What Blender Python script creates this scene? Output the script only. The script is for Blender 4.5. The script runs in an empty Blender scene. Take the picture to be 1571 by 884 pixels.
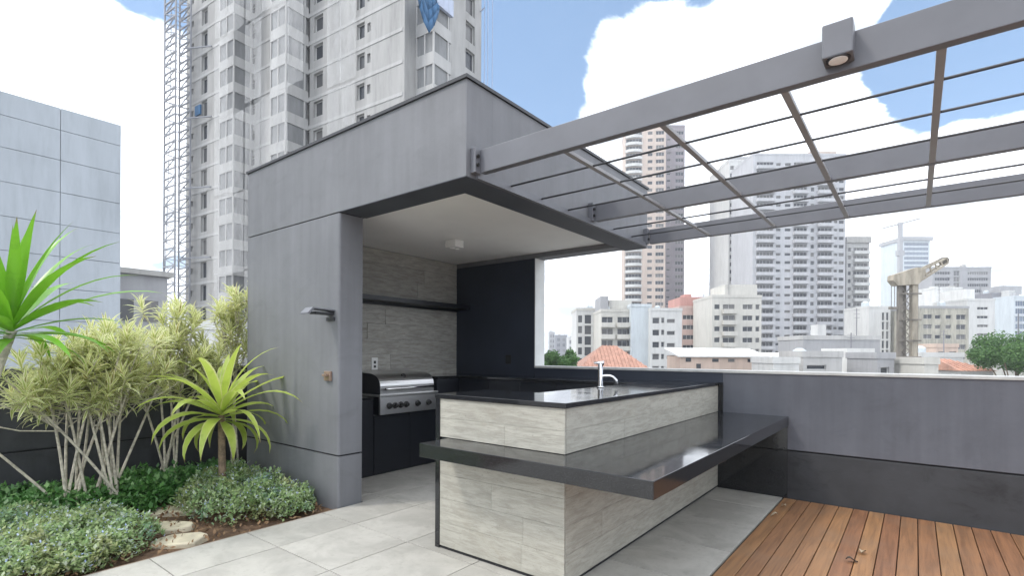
import bpy, bmesh, math, random
from mathutils import Vector, Matrix, Euler
random.seed(7)
R = math.radians
scene = bpy.context.scene
col = scene.collection

# ------------------------------------------------------------------ camera
EYE = 1.35
F = 793.0; PCX = 785.5; PCY = 542.6          # focal length and optical axis in photo pixels
YAW = math.atan2(619, 793); ROLL = math.atan2(8.2, 1635.3)
cd = bpy.data.cameras.new('camera'); cam = bpy.data.objects.new('camera', cd); col.objects.link(cam)
cd.sensor_fit = 'HORIZONTAL'; cd.sensor_width = 36; cd.lens = 36 * F / 1571
cd.shift_y = (PCY - 442) / 1571; cd.clip_start = .05; cd.clip_end = 6000
cam.matrix_world = Matrix.Translation((0, 0, EYE)) @ Euler((R(90), 0, YAW)).to_matrix().to_4x4() @ Matrix.Rotation(ROLL, 4, 'Z')
scene.camera = cam
RGT = Vector((math.cos(YAW), math.sin(YAW), 0)); FWD = Vector((-math.sin(YAW), math.cos(YAW), 0))

# ------------------------------------------------------------------ sun, sky, exposure
SUN_EL = 52.0
SUN_AZ = (-0.60, -0.80)                        # horizontal direction towards the sun
sd = bpy.data.lights.new('sun', 'SUN'); sun = bpy.data.objects.new('sun', sd); col.objects.link(sun)
sd.energy = .85; sd.angle = R(9.0); sd.color = (1, .955, .88)
ce = math.cos(R(SUN_EL))
sdir = Vector((SUN_AZ[0] * ce, SUN_AZ[1] * ce, math.sin(R(SUN_EL))))
sun.rotation_euler = sdir.to_track_quat('Z', 'Y').to_euler(); sun.location = (-20, -25, 40)
scene.view_settings.view_transform = 'Standard'; scene.view_settings.look = 'None'
scene.view_settings.exposure = 1.28; scene.view_settings.gamma = 1
scene.view_settings.use_curve_mapping = False

world = bpy.data.worlds.new('World'); scene.world = world; world.use_nodes = True
wn = world.node_tree; wn.nodes.clear()
def N(nt, t, **k):
    n = nt.nodes.new(t)
    for a, v in k.items(): setattr(n, a, v)
    return n
def setin(nt, sock, v):
    if isinstance(v, bpy.types.NodeSocket): nt.links.new(v, sock)
    else: sock.default_value = v
def M_(nt, op, a, b=0.0, c=None):
    n = N(nt, 'ShaderNodeMath', operation=op); setin(nt, n.inputs[0], a); setin(nt, n.inputs[1], b)
    if c is not None: setin(nt, n.inputs[2], c)
    return n.outputs[0]
def VM(nt, op, a, b=None):
    n = N(nt, 'ShaderNodeVectorMath', operation=op); setin(nt, n.inputs[0], a)
    if b is not None: setin(nt, n.inputs[1], b)
    return n.outputs['Value'] if op in ('DOT_PRODUCT', 'LENGTH') else n.outputs[0]
def SS(nt, v, a, b, lo=0.0, hi=1.0):
    n = N(nt, 'ShaderNodeMapRange', interpolation_type='SMOOTHSTEP'); setin(nt, n.inputs[0], v)
    n.inputs[1].default_value = a; n.inputs[2].default_value = b; n.inputs[3].default_value = lo; n.inputs[4].default_value = hi
    return n.outputs[0]
def MIX(nt, f, a, b, bt='MIX'):
    n = N(nt, 'ShaderNodeMix', data_type='RGBA', blend_type=bt); setin(nt, n.inputs[0], f); setin(nt, n.inputs[6], a); setin(nt, n.inputs[7], b)
    return n.outputs[2]
def NOISE(nt, vec, scale, detail=4, rough=.55, dist=0):
    n = N(nt, 'ShaderNodeTexNoise'); setin(nt, n.inputs['Vector'], vec); n.inputs['Scale'].default_value = scale
    n.inputs['Detail'].default_value = detail; n.inputs['Roughness'].default_value = rough; n.inputs['Distortion'].default_value = dist
    return n.outputs['Fac']
sky = N(wn, 'ShaderNodeTexSky', sky_type='NISHITA'); sky.sun_disc = False
sky.sun_elevation = R(SUN_EL); sky.sun_rotation = math.atan2(SUN_AZ[0], SUN_AZ[1])
sky.altitude = 700; sky.air_density = 1.0; sky.dust_density = 1.5; sky.ozone_density = 1.5
tc = N(wn, 'ShaderNodeTexCoord'); dv = VM(wn, 'NORMALIZE', tc.outputs['Generated'])
sep = N(wn, 'ShaderNodeSeparateXYZ'); wn.links.new(dv, sep.inputs[0])
zz = M_(wn, 'ADD', M_(wn, 'MAXIMUM', sep.outputs[2], 0.0), .22)
cmb = N(wn, 'ShaderNodeCombineXYZ'); wn.links.new(M_(wn, 'DIVIDE', sep.outputs[0], zz), cmb.inputs[0]); wn.links.new(M_(wn, 'DIVIDE', sep.outputs[1], zz), cmb.inputs[1])
cmb.inputs[2].default_value = 3.1
dens = NOISE(wn, cmb.outputs[0], 1.9, 12, .6, .25)
def sky_dir(px, py):
    rx = (px - PCX) / F; rz = -(py - PCY) / F
    return (RGT * rx + FWD + Vector((0, 0, 1)) * rz).normalized()
def blob(px, py, ang, amt, d):
    dt = VM(wn, 'DOT_PRODUCT', dv, tuple(sky_dir(px, py)))
    return M_(wn, 'ADD', d, SS(wn, dt, math.cos(R(ang)), math.cos(R(ang * .25)), 0, amt))
dens = M_(wn, 'ADD', dens, .10)                               # broken cumulus over most of the sky
for px, py, ang, amt in ((235, 20, 6, -.24), (820, 80, 12, -.34), (1040, -10, 7, -.2), (1440, 120, 9, -.40), (1540, 40, 9, -.34), (1380, 30, 6, -.15),
                         (60, 150, 14, .25), (980, 110, 8, .25), (1200, 60, 9, .25), (1560, 180, 6, .25), (1200, 400, 30, .2), (900, 450, 16, .2)):
    dens = blob(px, py, ang, amt, dens)
mask = SS(wn, dens, .455, .54)
shade = NOISE(wn, cmb.outputs[0], 2.6, 6, .6, .2)
mpb = N(wn, 'ShaderNodeMapping'); wn.links.new(cmb.outputs[0], mpb.inputs[0]); mpb.inputs['Scale'].default_value = (.5, .5, 1)
belly = M_(wn, 'MULTIPLY', SS(wn, shade, .46, .66), .92)
cl = MIX(wn, belly, (10.2, 10.7, 11.5, 1), (3.5, 3.85, 4.35, 1))
skyc = MIX(wn, 1.0, sky.outputs[0], (.76, .80, .83, 1), 'MULTIPLY')
skyc = MIX(wn, .25, skyc, (2.4, 3.9, 5.7, 1))
hz = SS(wn, sep.outputs[2], 0.0, .30, .55, 0.0)               # whitish air towards the horizon
skyc = MIX(wn, hz, skyc, (4.4, 4.9, 5.5, 1))
bgc = MIX(wn, mask, skyc, cl)
bg = N(wn, 'ShaderNodeBackground'); wn.links.new(bgc, bg.inputs[0]); bg.inputs[1].default_value = .10
wo = N(wn, 'ShaderNodeOutputWorld'); wn.links.new(bg.outputs[0], wo.inputs[0])

# ------------------------------------------------------------------ materials
MATS = {}
def newmat(name):
    m = bpy.data.materials.new(name); m.use_nodes = True; nt = m.node_tree; nt.nodes.clear()
    o = N(nt, 'ShaderNodeOutputMaterial'); p = N(nt, 'ShaderNodeBsdfPrincipled'); nt.links.new(p.outputs[0], o.inputs[0])
    MATS[name] = m
    return m, nt, p, o
def c4(c): return (c[0], c[1], c[2], 1)
def objco(nt, scale=(1, 1, 1), world=False):
    if world:
        g = N(nt, 'ShaderNodeNewGeometry'); v = g.outputs['Position']
    else:
        v = N(nt, 'ShaderNodeTexCoord').outputs['Object']
    mp = N(nt, 'ShaderNodeMapping'); nt.links.new(v, mp.inputs[0]); mp.inputs['Scale'].default_value = scale
    return mp.outputs[0]
def bump(nt, p, h, strength=.2, dist=.01):
    b = N(nt, 'ShaderNodeBump'); b.inputs['Strength'].default_value = strength; b.inputs['Distance'].default_value = dist
    nt.links.new(h, b.inputs['Height']); nt.links.new(b.outputs[0], p.inputs['Normal'])
def objrand(nt, vec, amt=7.0):
    oi = N(nt, 'ShaderNodeObjectInfo')
    cm = N(nt, 'ShaderNodeCombineXYZ')
    s = M_(nt, 'MULTIPLY', oi.outputs['Random'], amt)
    for i in range(3): nt.links.new(s, cm.inputs[i])
    return VM(nt, 'ADD', vec, cm.outputs[0]), oi.outputs['Random']
def plain(name, c, rough=.6, metal=0, var=.12, scale=6, spec=.5, bmp=0.0, streak=False, grime=0):
    m, nt, p, o = newmat(name)
    v = objco(nt, (1, 1, 1), True)
    n = NOISE(nt, v, scale, 5, .6)
    f = SS(nt, n, .3, .7, 1 - var, 1 + var)
    if streak:
        v2 = objco(nt, (5, 5, .35), True); n2 = NOISE(nt, v2, 2.2, 5, .6)
        f = M_(nt, 'MULTIPLY', f, SS(nt, n2, .3, .75, 1 + var * .4, 1 - var * 1.1))
    if grime:
        v3 = objco(nt, (1, 1, 1.6), True); n3 = NOISE(nt, v3, 2.7, 9, .72, .8); n4 = NOISE(nt, v3, 9, 6, .7)
        f = M_(nt, 'MULTIPLY', f, SS(nt, n3, .50, .70, 1, 1 - grime)); f = M_(nt, 'MULTIPLY', f, SS(nt, n4, .58, .75, 1, 1 + grime * .5))
    mixc = N(nt, 'ShaderNodeVectorMath', operation='SCALE'); mixc.inputs[0].default_value = c; nt.links.new(f, mixc.inputs['Scale'])
    nt.links.new(mixc.outputs[0], p.inputs['Base Color'])
    p.inputs['Roughness'].default_value = rough; p.inputs['Metallic'].default_value = metal
    p.inputs['Specular IOR Level'].default_value = spec
    if bmp: bump(nt, p, NOISE(nt, v, scale * 12, 4, .6), bmp, .004)
    return m
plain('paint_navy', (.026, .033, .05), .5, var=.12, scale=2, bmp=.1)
plain('paint_grey', (.168, .172, .184), .62, var=.08, scale=1.4, bmp=.3, streak=True, grime=.10)
plain('paint_charcoal', (.036, .038, .044), .55, var=.2, scale=3, bmp=.25, streak=True, grime=.25)
plain('paint_band', (.036, .038, .042), .6, var=.2, scale=2.2, bmp=.3, grime=.45)
plain('paint_slate', (.112, .118, .138), .6, var=.1, scale=1.3, bmp=.3, streak=True, grime=.12)
plain('groove_black', (.012, .012, .014), .8)
plain('rod_paint', (.06, .062, .07), .5)
plain('paint_soffit', (.06, .067, .082), .6, var=.1, scale=2)
plain('bar_paint', (.27, .272, .28), .45, var=.08, scale=3)
plain('steel_paint', (.132, .136, .152), .45, var=.08, scale=3)
plain('flashing', (.02, .021, .025), .45)
plain('ceiling_white', (.86, .855, .83), .8, var=.04, scale=1.2)
plain('jamb_white', (.68, .69, .68), .6, var=.05)
plain('coping_stone', (.5, .5, .48), .5, var=.12)
plain('black_laminate', (.011, .013, .018), .35, var=.1)
plain('plastic_white', (.75, .75, .73), .4, var=.02)
plain('plastic_black', (.012, .012, .012), .4, var=.02)
plain('soil', (.12, .07, .04), .95, var=.4, scale=14, bmp=.6)
plain('stone_step', (.55, .49, .36), .85, var=.15, scale=9, bmp=.3)
plain('trunk_grey', (.50, .46, .38), .85, var=.3, scale=30, bmp=.3)
plain('trunk_brown', (.22, .16, .11), .85, var=.3, scale=30, bmp=.3)
plain('copper', (.26, .185, .14), .4, metal=.25)
plain('dry_leaf', (.42, .34, .24), .8)
plain('dry_leaf_dark', (.05, .035, .025), .8)
plain('dry_litter', (.20, .12, .06), .8)
plain('lens', (.85, .85, .85), .15)
m, nt, p, o = newmat('steel'); p.inputs['Metallic'].default_value = 1; p.inputs['Roughness'].default_value = .33
v = objco(nt, (1, 40, 40)); n = NOISE(nt, v, 6, 3); nt.links.new(MIX(nt, n, (.50, .50, .50, 1), (.68, .68, .68, 1)), p.inputs['Base Color'])
m, nt, p, o = newmat('chrome'); p.inputs['Metallic'].default_value = 1; p.inputs['Roughness'].default_value = .16; p.inputs['Base Color'].default_value = (.72, .72, .73, 1)
# polished black granite
m, nt, p, o = newmat('granite'); v = objco(nt, (1, 1, 1), True)
sp = SS(nt, NOISE(nt, v, 260, 2, .7), .58, .72); cld = NOISE(nt, v, 7, 5, .6)
nt.links.new(MIX(nt, sp, MIX(nt, cld, (.009, .0097, .0112, 1), (.02, .021, .0235, 1)), (.07, .07, .075, 1)), p.inputs['Base Color'])
nt.links.new(SS(nt, cld, .3, .7, .05, .12), p.inputs['Roughness']); p.inputs['Specular IOR Level'].default_value = .6
# board marked concrete / wood look porcelain
def boardmat(name, axis, base, dark, tone=.10):
    m, nt, p, o = newmat(name)
    sc = {'x': (2.1, 11, 14), 'y': (11, 2.1, 14)}[axis]
    v, rnd = objrand(nt, objco(nt, sc, True), 31)
    g = NOISE(nt, v, 2.4, 10, .70, .5)
    sc2 = {'x': (6, 30, 60), 'y': (30, 6, 60)}[axis]; fine = NOISE(nt, objco(nt, sc2, True), 2.0, 6, .7)
    v2 = objco(nt, (1, 1, 1.5), True); big = NOISE(nt, v2, 2.6, 8, .68, .6); spk = NOISE(nt, v2, 60, 4, .7)
    cc = MIX(nt, SS(nt, g, .36, .66), c4(base), c4(dark))
    cc = MIX(nt, SS(nt, fine, .5, .70, 0, .6), cc, c4((dark[0] * .8, dark[1] * .8, dark[2] * .8)))
    cc = MIX(nt, SS(nt, big, .54, .74, 0, .42), cc, c4((base[0] * .62, base[1] * .57, base[2] * .48)))
    cc = MIX(nt, SS(nt, big, .28, .42, .3, 0), cc, c4((base[0] * 1.25, base[1] * 1.25, base[2] * 1.25)))
    cc = MIX(nt, SS(nt, spk, .62, .70, 0, .6), cc, c4((dark[0] * .5, dark[1] * .5, dark[2] * .5)))
    s = N(nt, 'ShaderNodeVectorMath', operation='SCALE'); nt.links.new(cc, s.inputs[0]); nt.links.new(SS(nt, rnd, 0, 1, 1 - tone, 1 + tone), s.inputs['Scale'])
    nt.links.new(s.outputs[0], p.inputs['Base Color']); p.inputs['Roughness'].default_value = .7
    bump(nt, p, g, .45, .008)
    return m
boardmat('board_x', 'x', (.43, .415, .36), (.32, .305, .26), .035)
boardmat('board_y', 'y', (.43, .415, .36), (.32, .305, .26), .035)
boardmat('board_wall', 'y', (.43, .42, .385), (.28, .27, .24), .08)
# paving tiles
m, nt, p, o = newmat('paving_tile'); v0 = objco(nt, (1, 1, 1), True); v, rnd = objrand(nt, v0, 23)
a = NOISE(nt, v, 2.6, 7, .62, .5); b = NOISE(nt, v, 22, 6, .65)
cc = MIX(nt, SS(nt, a, .35, .68), (.46, .445, .405, 1), (.35, .337, .305, 1))
cc = MIX(nt, SS(nt, b, .52, .75, 0, .45), cc, (.25, .235, .205, 1))
dirt = NOISE(nt, v0, 1.1, 6, .65); cc = MIX(nt, SS(nt, dirt, .55, .72, 0, .35), cc, (.27, .25, .21, 1))
s = N(nt, 'ShaderNodeVectorMath', operation='SCALE'); nt.links.new(cc, s.inputs[0]); nt.links.new(SS(nt, rnd, 0, 1, .94, 1.06), s.inputs['Scale'])
nt.links.new(s.outputs[0], p.inputs['Base Color']); nt.links.new(SS(nt, a, .3, .7, .42, .62), p.inputs['Roughness']); bump(nt, p, b, .15, .003)
plain('grout', (.09, .08, .066), .9)
# deck boards
m, nt, p, o = newmat('deck_wood'); v, rnd = objrand(nt, objco(nt, (16, .9, 16), True), 40)
g = NOISE(nt, v, 2.2, 7, .62, .8); v2 = objco(nt, (1, 1, 1), True); w = NOISE(nt, v2, 3.0, 5, .6)
cc = MIX(nt, SS(nt, g, .32, .72), (.31, .15, .068, 1), (.165, .078, .036, 1))
cc = MIX(nt, SS(nt, w, .40, .75, .1, .6), cc, (.23, .138, .083, 1))
hs = N(nt, 'ShaderNodeHueSaturation'); nt.links.new(cc, hs.inputs['Color']); nt.links.new(SS(nt, rnd, 0, 1, .88, 1.12), hs.inputs['Value']); nt.links.new(SS(nt, rnd, 0, 1, .494, .506), hs.inputs['Hue'])
nt.links.new(hs.outputs[0], p.inputs['Base Color']); p.inputs['Roughness'].default_value = .55; bump(nt, p, g, .25, .003)
# foliage
def leafmat(name, c1, c2, c3=None, trans=.35, rough=.45, vein=None, tip=None, patch=None):
    m, nt, p, o = newmat(name); nt.nodes.remove(p)
    g = N(nt, 'ShaderNodeNewGeometry'); r = g.outputs['Random Per Island']
    cc = MIX(nt, r, c4(c1), c4(c2))
    if c3: cc = MIX(nt, SS(nt, r, .8, .95), cc, c4(c3))
    if patch:
        pn = NOISE(nt, objco(nt, (1, 1, 1), True), 3.2, 4, .6); cc = MIX(nt, SS(nt, pn, .52, .66, 0, .65), cc, c4(patch[0])); cc = MIX(nt, SS(nt, pn, .34, .46, .6, 0), cc, c4(patch[1]))
    if vein:
        uv = N(nt, 'ShaderNodeUVMap'); sp = N(nt, 'ShaderNodeSeparateXYZ'); nt.links.new(uv.outputs[0], sp.inputs[0])
        d = M_(nt, 'ABSOLUTE', M_(nt, 'SUBTRACT', sp.outputs[0], .5))
        cc = MIX(nt, SS(nt, d, vein[1], vein[2]), cc, c4(vein[0]))
    if tip:
        uv = N(nt, 'ShaderNodeUVMap'); sp = N(nt, 'ShaderNodeSeparateXYZ'); nt.links.new(uv.outputs[0], sp.inputs[0])
        wv = NOISE(nt, objco(nt, (1, 1, 1), True), 25, 4, .6)
        cc = MIX(nt, SS(nt, M_(nt, 'ADD', sp.outputs[1], M_(nt, 'MULTIPLY', wv, .22)), 1.0, 1.12), cc, (.26, .19, .10, 1))
        cc = MIX(nt, SS(nt, NOISE(nt, objco(nt, (1, 1, 1), True), 9, 5, .65), .5, .7, 0, .35), cc, c4((c1[0] * .55, c1[1] * .6, c1[2] * .7)))
    pr = N(nt, 'ShaderNodeBsdfPrincipled'); nt.links.new(cc, pr.inputs['Base Color']); pr.inputs['Roughness'].default_value = rough
    tr = N(nt, 'ShaderNodeBsdfTranslucent'); nt.links.new(cc, tr.inputs[0])
    ms = N(nt, 'ShaderNodeMixShader'); ms.inputs[0].default_value = trans
    nt.links.new(pr.outputs[0], ms.inputs[1]); nt.links.new(tr.outputs[0], ms.inputs[2]); nt.links.new(ms.outputs[0], o.inputs[0])
leafmat('leaf_green', (.13, .36, .02), (.22, .48, .04), rough=.32, tip=True)
leafmat('leaf_lime', (.40, .54, .06), (.54, .64, .15), trans=.45, rough=.35, vein=((.62, .62, .30), .34, .5), tip=True)
leafmat('leaf_cream', (.32, .42, .08), (.60, .63, .24), (.34, .30, .10), trans=.48, rough=.45, vein=((.86, .85, .56), .13, .30))
leafmat('leaf_sage', (.18, .29, .10), (.42, .52, .25), (.48, .55, .44), rough=.6, trans=.3, patch=((.34, .33, .15), (.20, .36, .24)))
leafmat('leaf_dark', (.05, .15, .035), (.10, .24, .06), (.16, .30, .10), rough=.4, trans=.25)
leafmat('flower_blue', (.36, .44, .70), (.60, .66, .85), rough=.6)
leafmat('leaf_tree', (.05, .13, .03), (.12, .24, .06), rough=.6)
# city
def wallmat(name, c, var=.10, scale=.35):
    m, nt, p, o = newmat(name); v = objco(nt, (1, 1, .25), True); n = NOISE(nt, v, scale, 6, .65)
    v2 = objco(nt, (1, 1, .12), True); n2 = NOISE(nt, v2, 2.0, 5, .7)
    f = M_(nt, 'MULTIPLY', SS(nt, n, .3, .7, 1 - var, 1 + var * .5), SS(nt, n2, .4, .8, 1, 1 - var * 1.6))
    s = N(nt, 'ShaderNodeVectorMath', operation='SCALE'); s.inputs[0].default_value = c; nt.links.new(f, s.inputs['Scale'])
    nt.links.new(s.outputs[0], p.inputs['Base Color']); p.inputs['Roughness'].default_value = .85
wallmat('c_white', (.60, .60, .585)); wallmat('c_cream', (.56, .545, .50)); wallmat('c_pink', (.55, .40, .35)); wallmat('c_redband', (.50, .26, .22))
wallmat('c_bluegrey', (.48, .485, .505)); wallmat('c_beige', (.54, .45, .39)); wallmat('c_purple', (.28, .25, .27)); wallmat('c_grey', (.36, .36, .37))
wallmat('c_lightblue', (.55, .60, .63)); wallmat('c_darkgrey', (.22, .22, .24)); wallmat('c_terracotta', (.60, .33, .24), .2, 1.5); wallmat('c_roofwhite', (.74, .74, .72))
wallmat('c_concrete', (.43, .42, .40), .15, .25); wallmat('c_concrete_light', (.47, .465, .455), .12, .25)
wallmat('c_tower', (.385, .38, .37), .16, .3); wallmat('c_towerband', (.44, .437, .43), .12, .3); wallmat('c_rust', (.40, .355, .285), .3, 1.2); wallmat('c_rustdark', (.20, .18, .155), .3, 1.2)
wallmat('c_moss', (.44, .42, .35), .3, .6); wallmat('c_panel', (.40, .435, .47), .12, .5); wallmat('c_panel_joint', (.30, .33, .36)); wallmat('c_net', (.24, .245, .25), .18, .7)
wallmat('c_tarp', (.05, .15, .30), .2, 2); wallmat('c_tarplight', (.45, .50, .62), .1, 2); wallmat('asphalt_ground', (.26, .255, .24), .25, .02); wallmat('c_hoist', (.30, .31, .34), .1); wallmat('c_peach', (.60, .47, .39))
m, nt, p, o = newmat('glass_far'); oi = N(nt, 'ShaderNodeObjectInfo')
nt.links.new(MIX(nt, SS(nt, oi.outputs['Random'], .3, 1.0), (.03, .035, .045, 1), (.16, .155, .15, 1)), p.inputs['Base Color']); p.inputs['Roughness'].default_value = .2
m, nt, p, o = newmat('glass_blue'); oi = N(nt, 'ShaderNodeObjectInfo')
nt.links.new(MIX(nt, oi.outputs['Random'], (.05, .08, .14, 1), (.14, .19, .27, 1)), p.inputs['Base Color']); p.inputs['Roughness'].default_value = .15

# ------------------------------------------------------------------ mesh helpers
class MB:
    def __init__(s): s.v = []; s.f = []; s.uv = []
    def quad(s, a, b, c, d, uv=None):
        i = len(s.v); s.v += [tuple(a), tuple(b), tuple(c), tuple(d)]; s.f.append((i, i + 1, i + 2, i + 3)); s.uv.append(uv)
    def tri(s, a, b, c):
        i = len(s.v); s.v += [tuple(a), tuple(b), tuple(c)]; s.f.append((i, i + 1, i + 2)); s.uv.append(None)
    def box(s, x0, x1, y0, y1, z0, z1):
        i = len(s.v)
        s.v += [(x0, y0, z0), (x1, y0, z0), (x1, y1, z0), (x0, y1, z0), (x0, y0, z1), (x1, y0, z1), (x1, y1, z1), (x0, y1, z1)]
        s.f += [tuple(i + k for k in q) for q in ((3, 2, 1, 0), (4, 5, 6, 7), (0, 1, 5, 4), (1, 2, 6, 5), (2, 3, 7, 6), (3, 0, 4, 7))]; s.uv += [None] * 6
        return s
    def bar(s, a, b, w, h=None, up=(0, 0, 1)):
        a = Vector(a); b = Vector(b); h = h or w; d = (b - a).normalized(); u = Vector(up)
        if abs(d.dot(u)) > .98: u = Vector((1, 0, 0))
        r = d.cross(u).normalized() * (w / 2); t = r.cross(d).normalized() * (h / 2); i = len(s.v)
        for p in (a, b): s.v += [tuple(p - r - t), tuple(p + r - t), tuple(p + r + t), tuple(p - r + t)]
        s.f += [tuple(i + k for k in q) for q in ((3, 2, 1, 0), (4, 5, 6, 7), (0, 1, 5, 4), (1, 2, 6, 5), (2, 3, 7, 6), (3, 0, 4, 7))]; s.uv += [None] * 6
        return s
    def tube(s, pts, rad, n=8, caps=True):
        pts = [Vector(p) for p in pts]; rad = rad if isinstance(rad, (list, tuple)) else [rad] * len(pts); base = len(s.v)
        for k, p in enumerate(pts):
            d = (pts[min(k + 1, len(pts) - 1)] - pts[max(k - 1, 0)]).normalized()
            u = Vector((0, 0, 1)) if abs(d.z) < .9 else Vector((1, 0, 0))
            x = d.cross(u).normalized(); y = x.cross(d).normalized()
            for j in range(n):
                t = 2 * math.pi * j / n; s.v.append(tuple(p + (x * math.cos(t) + y * math.sin(t)) * rad[k]))
        for k in range(len(pts) - 1):
            for j in range(n):
                a = base + k * n + j; b = base + k * n + (j + 1) % n; s.f.append((a, b, b + n, a + n)); s.uv.append(None)
        if caps:
            s.f.append(tuple(base + j for j in range(n))[::-1]); s.uv.append(None)
            e = base + (len(pts) - 1) * n; s.f.append(tuple(e + j for j in range(n))); s.uv.append(None)
        return s
    def prism(s, prof, axis, a, b):
        """profile of 2D points extruded along axis ('x': points are (y,z); 'y': points are (x,z); 'z': (x,y))"""
        i = len(s.v); n = len(prof)
        for t in (a, b):
            for (p, q) in prof: s.v.append({'x': (t, p, q), 'y': (p, t, q), 'z': (p, q, t)}[axis])
        s.f.append(tuple(i + k for k in range(n))); s.f.append(tuple(i + n + k for k in range(n))[::-1]); s.uv += [None] * 2
        for k in range(n): s.f.append((i + k, i + n + k, i + n + (k + 1) % n, i + (k + 1) % n)); s.uv.append(None)
        return s
    def mesh(s, name, mat, smooth=False, bevel=0, fix=True):
        me = bpy.data.meshes.new(name); me.from_pydata(s.v, [], s.f)
        if any(s.uv):
            ul = me.uv_layers.new(name='UVMap'); k = 0
            for fi, f in enumerate(s.f):
                q = s.uv[fi] or [(.5, .5)] * len(f)
                for c in q: ul.data[k].uv = c; k += 1
        if fix or bevel:
            bm = bmesh.new(); bm.from_mesh(me)
            if bevel:
                bmesh.ops.bevel(bm, geom=list(bm.edges), offset=bevel, segments=2, profile=.5, affect='EDGES', clamp_overlap=True)
            bmesh.ops.recalc_face_normals(bm, faces=bm.faces); bm.to_mesh(me); bm.free()
        if mat: me.materials.append(MATS[mat])
        if smooth: me.polygons.foreach_set('use_smooth', [True] * len(me.polygons))
        return me
    def build(s, name, mat, parent=None, smooth=False, bevel=0, fix=True, local=None, weld=False):
        """local: world point that becomes the object's origin"""
        if local is not None:
            lx, ly, lz = local; s.v = [(x - lx, y - ly, z - lz) for x, y, z in s.v]
        me = s.mesh(name, mat, smooth, bevel, fix)
        if weld:
            bm = bmesh.new(); bm.from_mesh(me); bmesh.ops.remove_doubles(bm, verts=bm.verts, dist=.0005); bm.to_mesh(me); bm.free()
        o = link(name, me, parent)
        if local is not None: o.location = local
        return o
def link(name, data, parent=None):
    o = bpy.data.objects.new(name, data); col.objects.link(o); o.parent = parent; return o
def empty(name, loc=(0, 0, 0), rz=0):
    o = link(name, None); o.location = loc; o.rotation_euler = (0, 0, rz); return o
def tag(o, label, cat, group=None):
    o['label'] = label; o['category'] = cat
    if group: o['group'] = group
    return o
def struct(o, kind='structure'): o['kind'] = kind; return o
def bx(name, mat, x0, x1, y0, y1, z0, z1, parent=None, bevel=.004):
    """a box whose origin sits at its own base centre"""
    c = ((x0 + x1) / 2, (y0 + y1) / 2, z0)
    o = MB().box(x0, x1, y0, y1, z0, z1).build(name, mat, None, bevel=bevel, local=c)
    if parent: o.parent = parent; o.location = Vector(c) - parent.location
    return o
def kid(mb, name, mat, parent, **k):
    """world coordinates in, child of an unrotated empty out"""
    L = parent.location; mb.v = [(x - L.x, y - L.y, z - L.z) for x, y, z in mb.v]
    return mb.build(name, mat, parent, **k)
def at(px, py, b):
    return Vector((0, 0, EYE)) + RGT * ((px - PCX) / F * b) + FWD * b + Vector((0, 0, -(py - PCY) / F * b))
GZ = -20.0

# ------------------------------------------------------------------ ground, paving, deck, planting bed
struct(MB().box(-2500, 2500, -2500, 2500, GZ - 1, GZ).build('ground', 'asphalt_ground'))
YW = 5.44
tb = tag(empty('terrace_building', (0, 1, GZ)), 'building carrying the terrace under the paving and deck', 'building')
kid(MB().box(-6.55, 6.5, -3.4, 5.66, GZ, -.12), 'wall', 'paint_slate', tb)
pav = struct(MB().box(-3.93, -.99, -3.2, 5.45, -.11, -.006).build('paving', 'grout', local=(-2.4, 1, -.11)))
xs = [-3.93, -3.476, -2.852, -2.228, -1.604, -.985]; ys = [1.205 + .624 * k for k in range(-7, 8)]; ys[-1] = YW
for i in range(len(xs) - 1):
    for j in range(len(ys) - 1):
        g = .0032; y1 = min(ys[j + 1], YW); y0 = ys[j]
        if y0 >= YW - .05: continue
        o = bx('tile', 'paving_tile', xs[i] + g, xs[i + 1] - g, y0 + g, y1 - g, -.02, random.uniform(-.0006, .0006), pav, bevel=.0015)
kf = struct(MB().box(-4.70, -3.932, 2.86, 5.45, -.11, -.006).build('kitchen_floor', 'grout', local=(-4.3, 4, -.11)))
for (a, b) in ((-4.69, -4.1), (-4.1, -3.931)):
    for j in range(len(ys) - 1):
        y0, y1 = max(ys[j], 2.862), min(ys[j + 1], YW)
        if y1 - y0 < .05: continue
        bx('tile', 'paving_tile', a + .0022, b - .0022, y0 + .0022, y1 - .0022, -.02, random.uniform(-.0006, .0006), kf, bevel=.0015)
deck = struct(MB().box(-.975, 5.9, -3.2, 5.43, -.11, -.045).build('deck', 'groove_black', local=(2, 1, -.11)))
x = -.972; k = 0
me = MB().box(-.0525, .0525, -4.3, 4.3, -.03, 0).mesh('board', 'deck_wood', bevel=.003)
while x < 4.6:
    o = link('board', me, deck); o.location = Vector((x + .0525, 1.125, random.uniform(-.001, .001))) - deck.location
    x += .1105
bed = struct(MB().box(-6.31, -3.952, -3.2, 2.62, -.11, -.03).build('planting_bed', 'soil'))
struct(MB().box(-6.31, -5.61, 2.63, 5.66, -.11, -.03).build('planting_bed', 'soil'))
struct(bx('bed_edging', 'copper', -3.951, -3.931, -3.2, 2.6, -.1, -.004, bevel=0))

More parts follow.
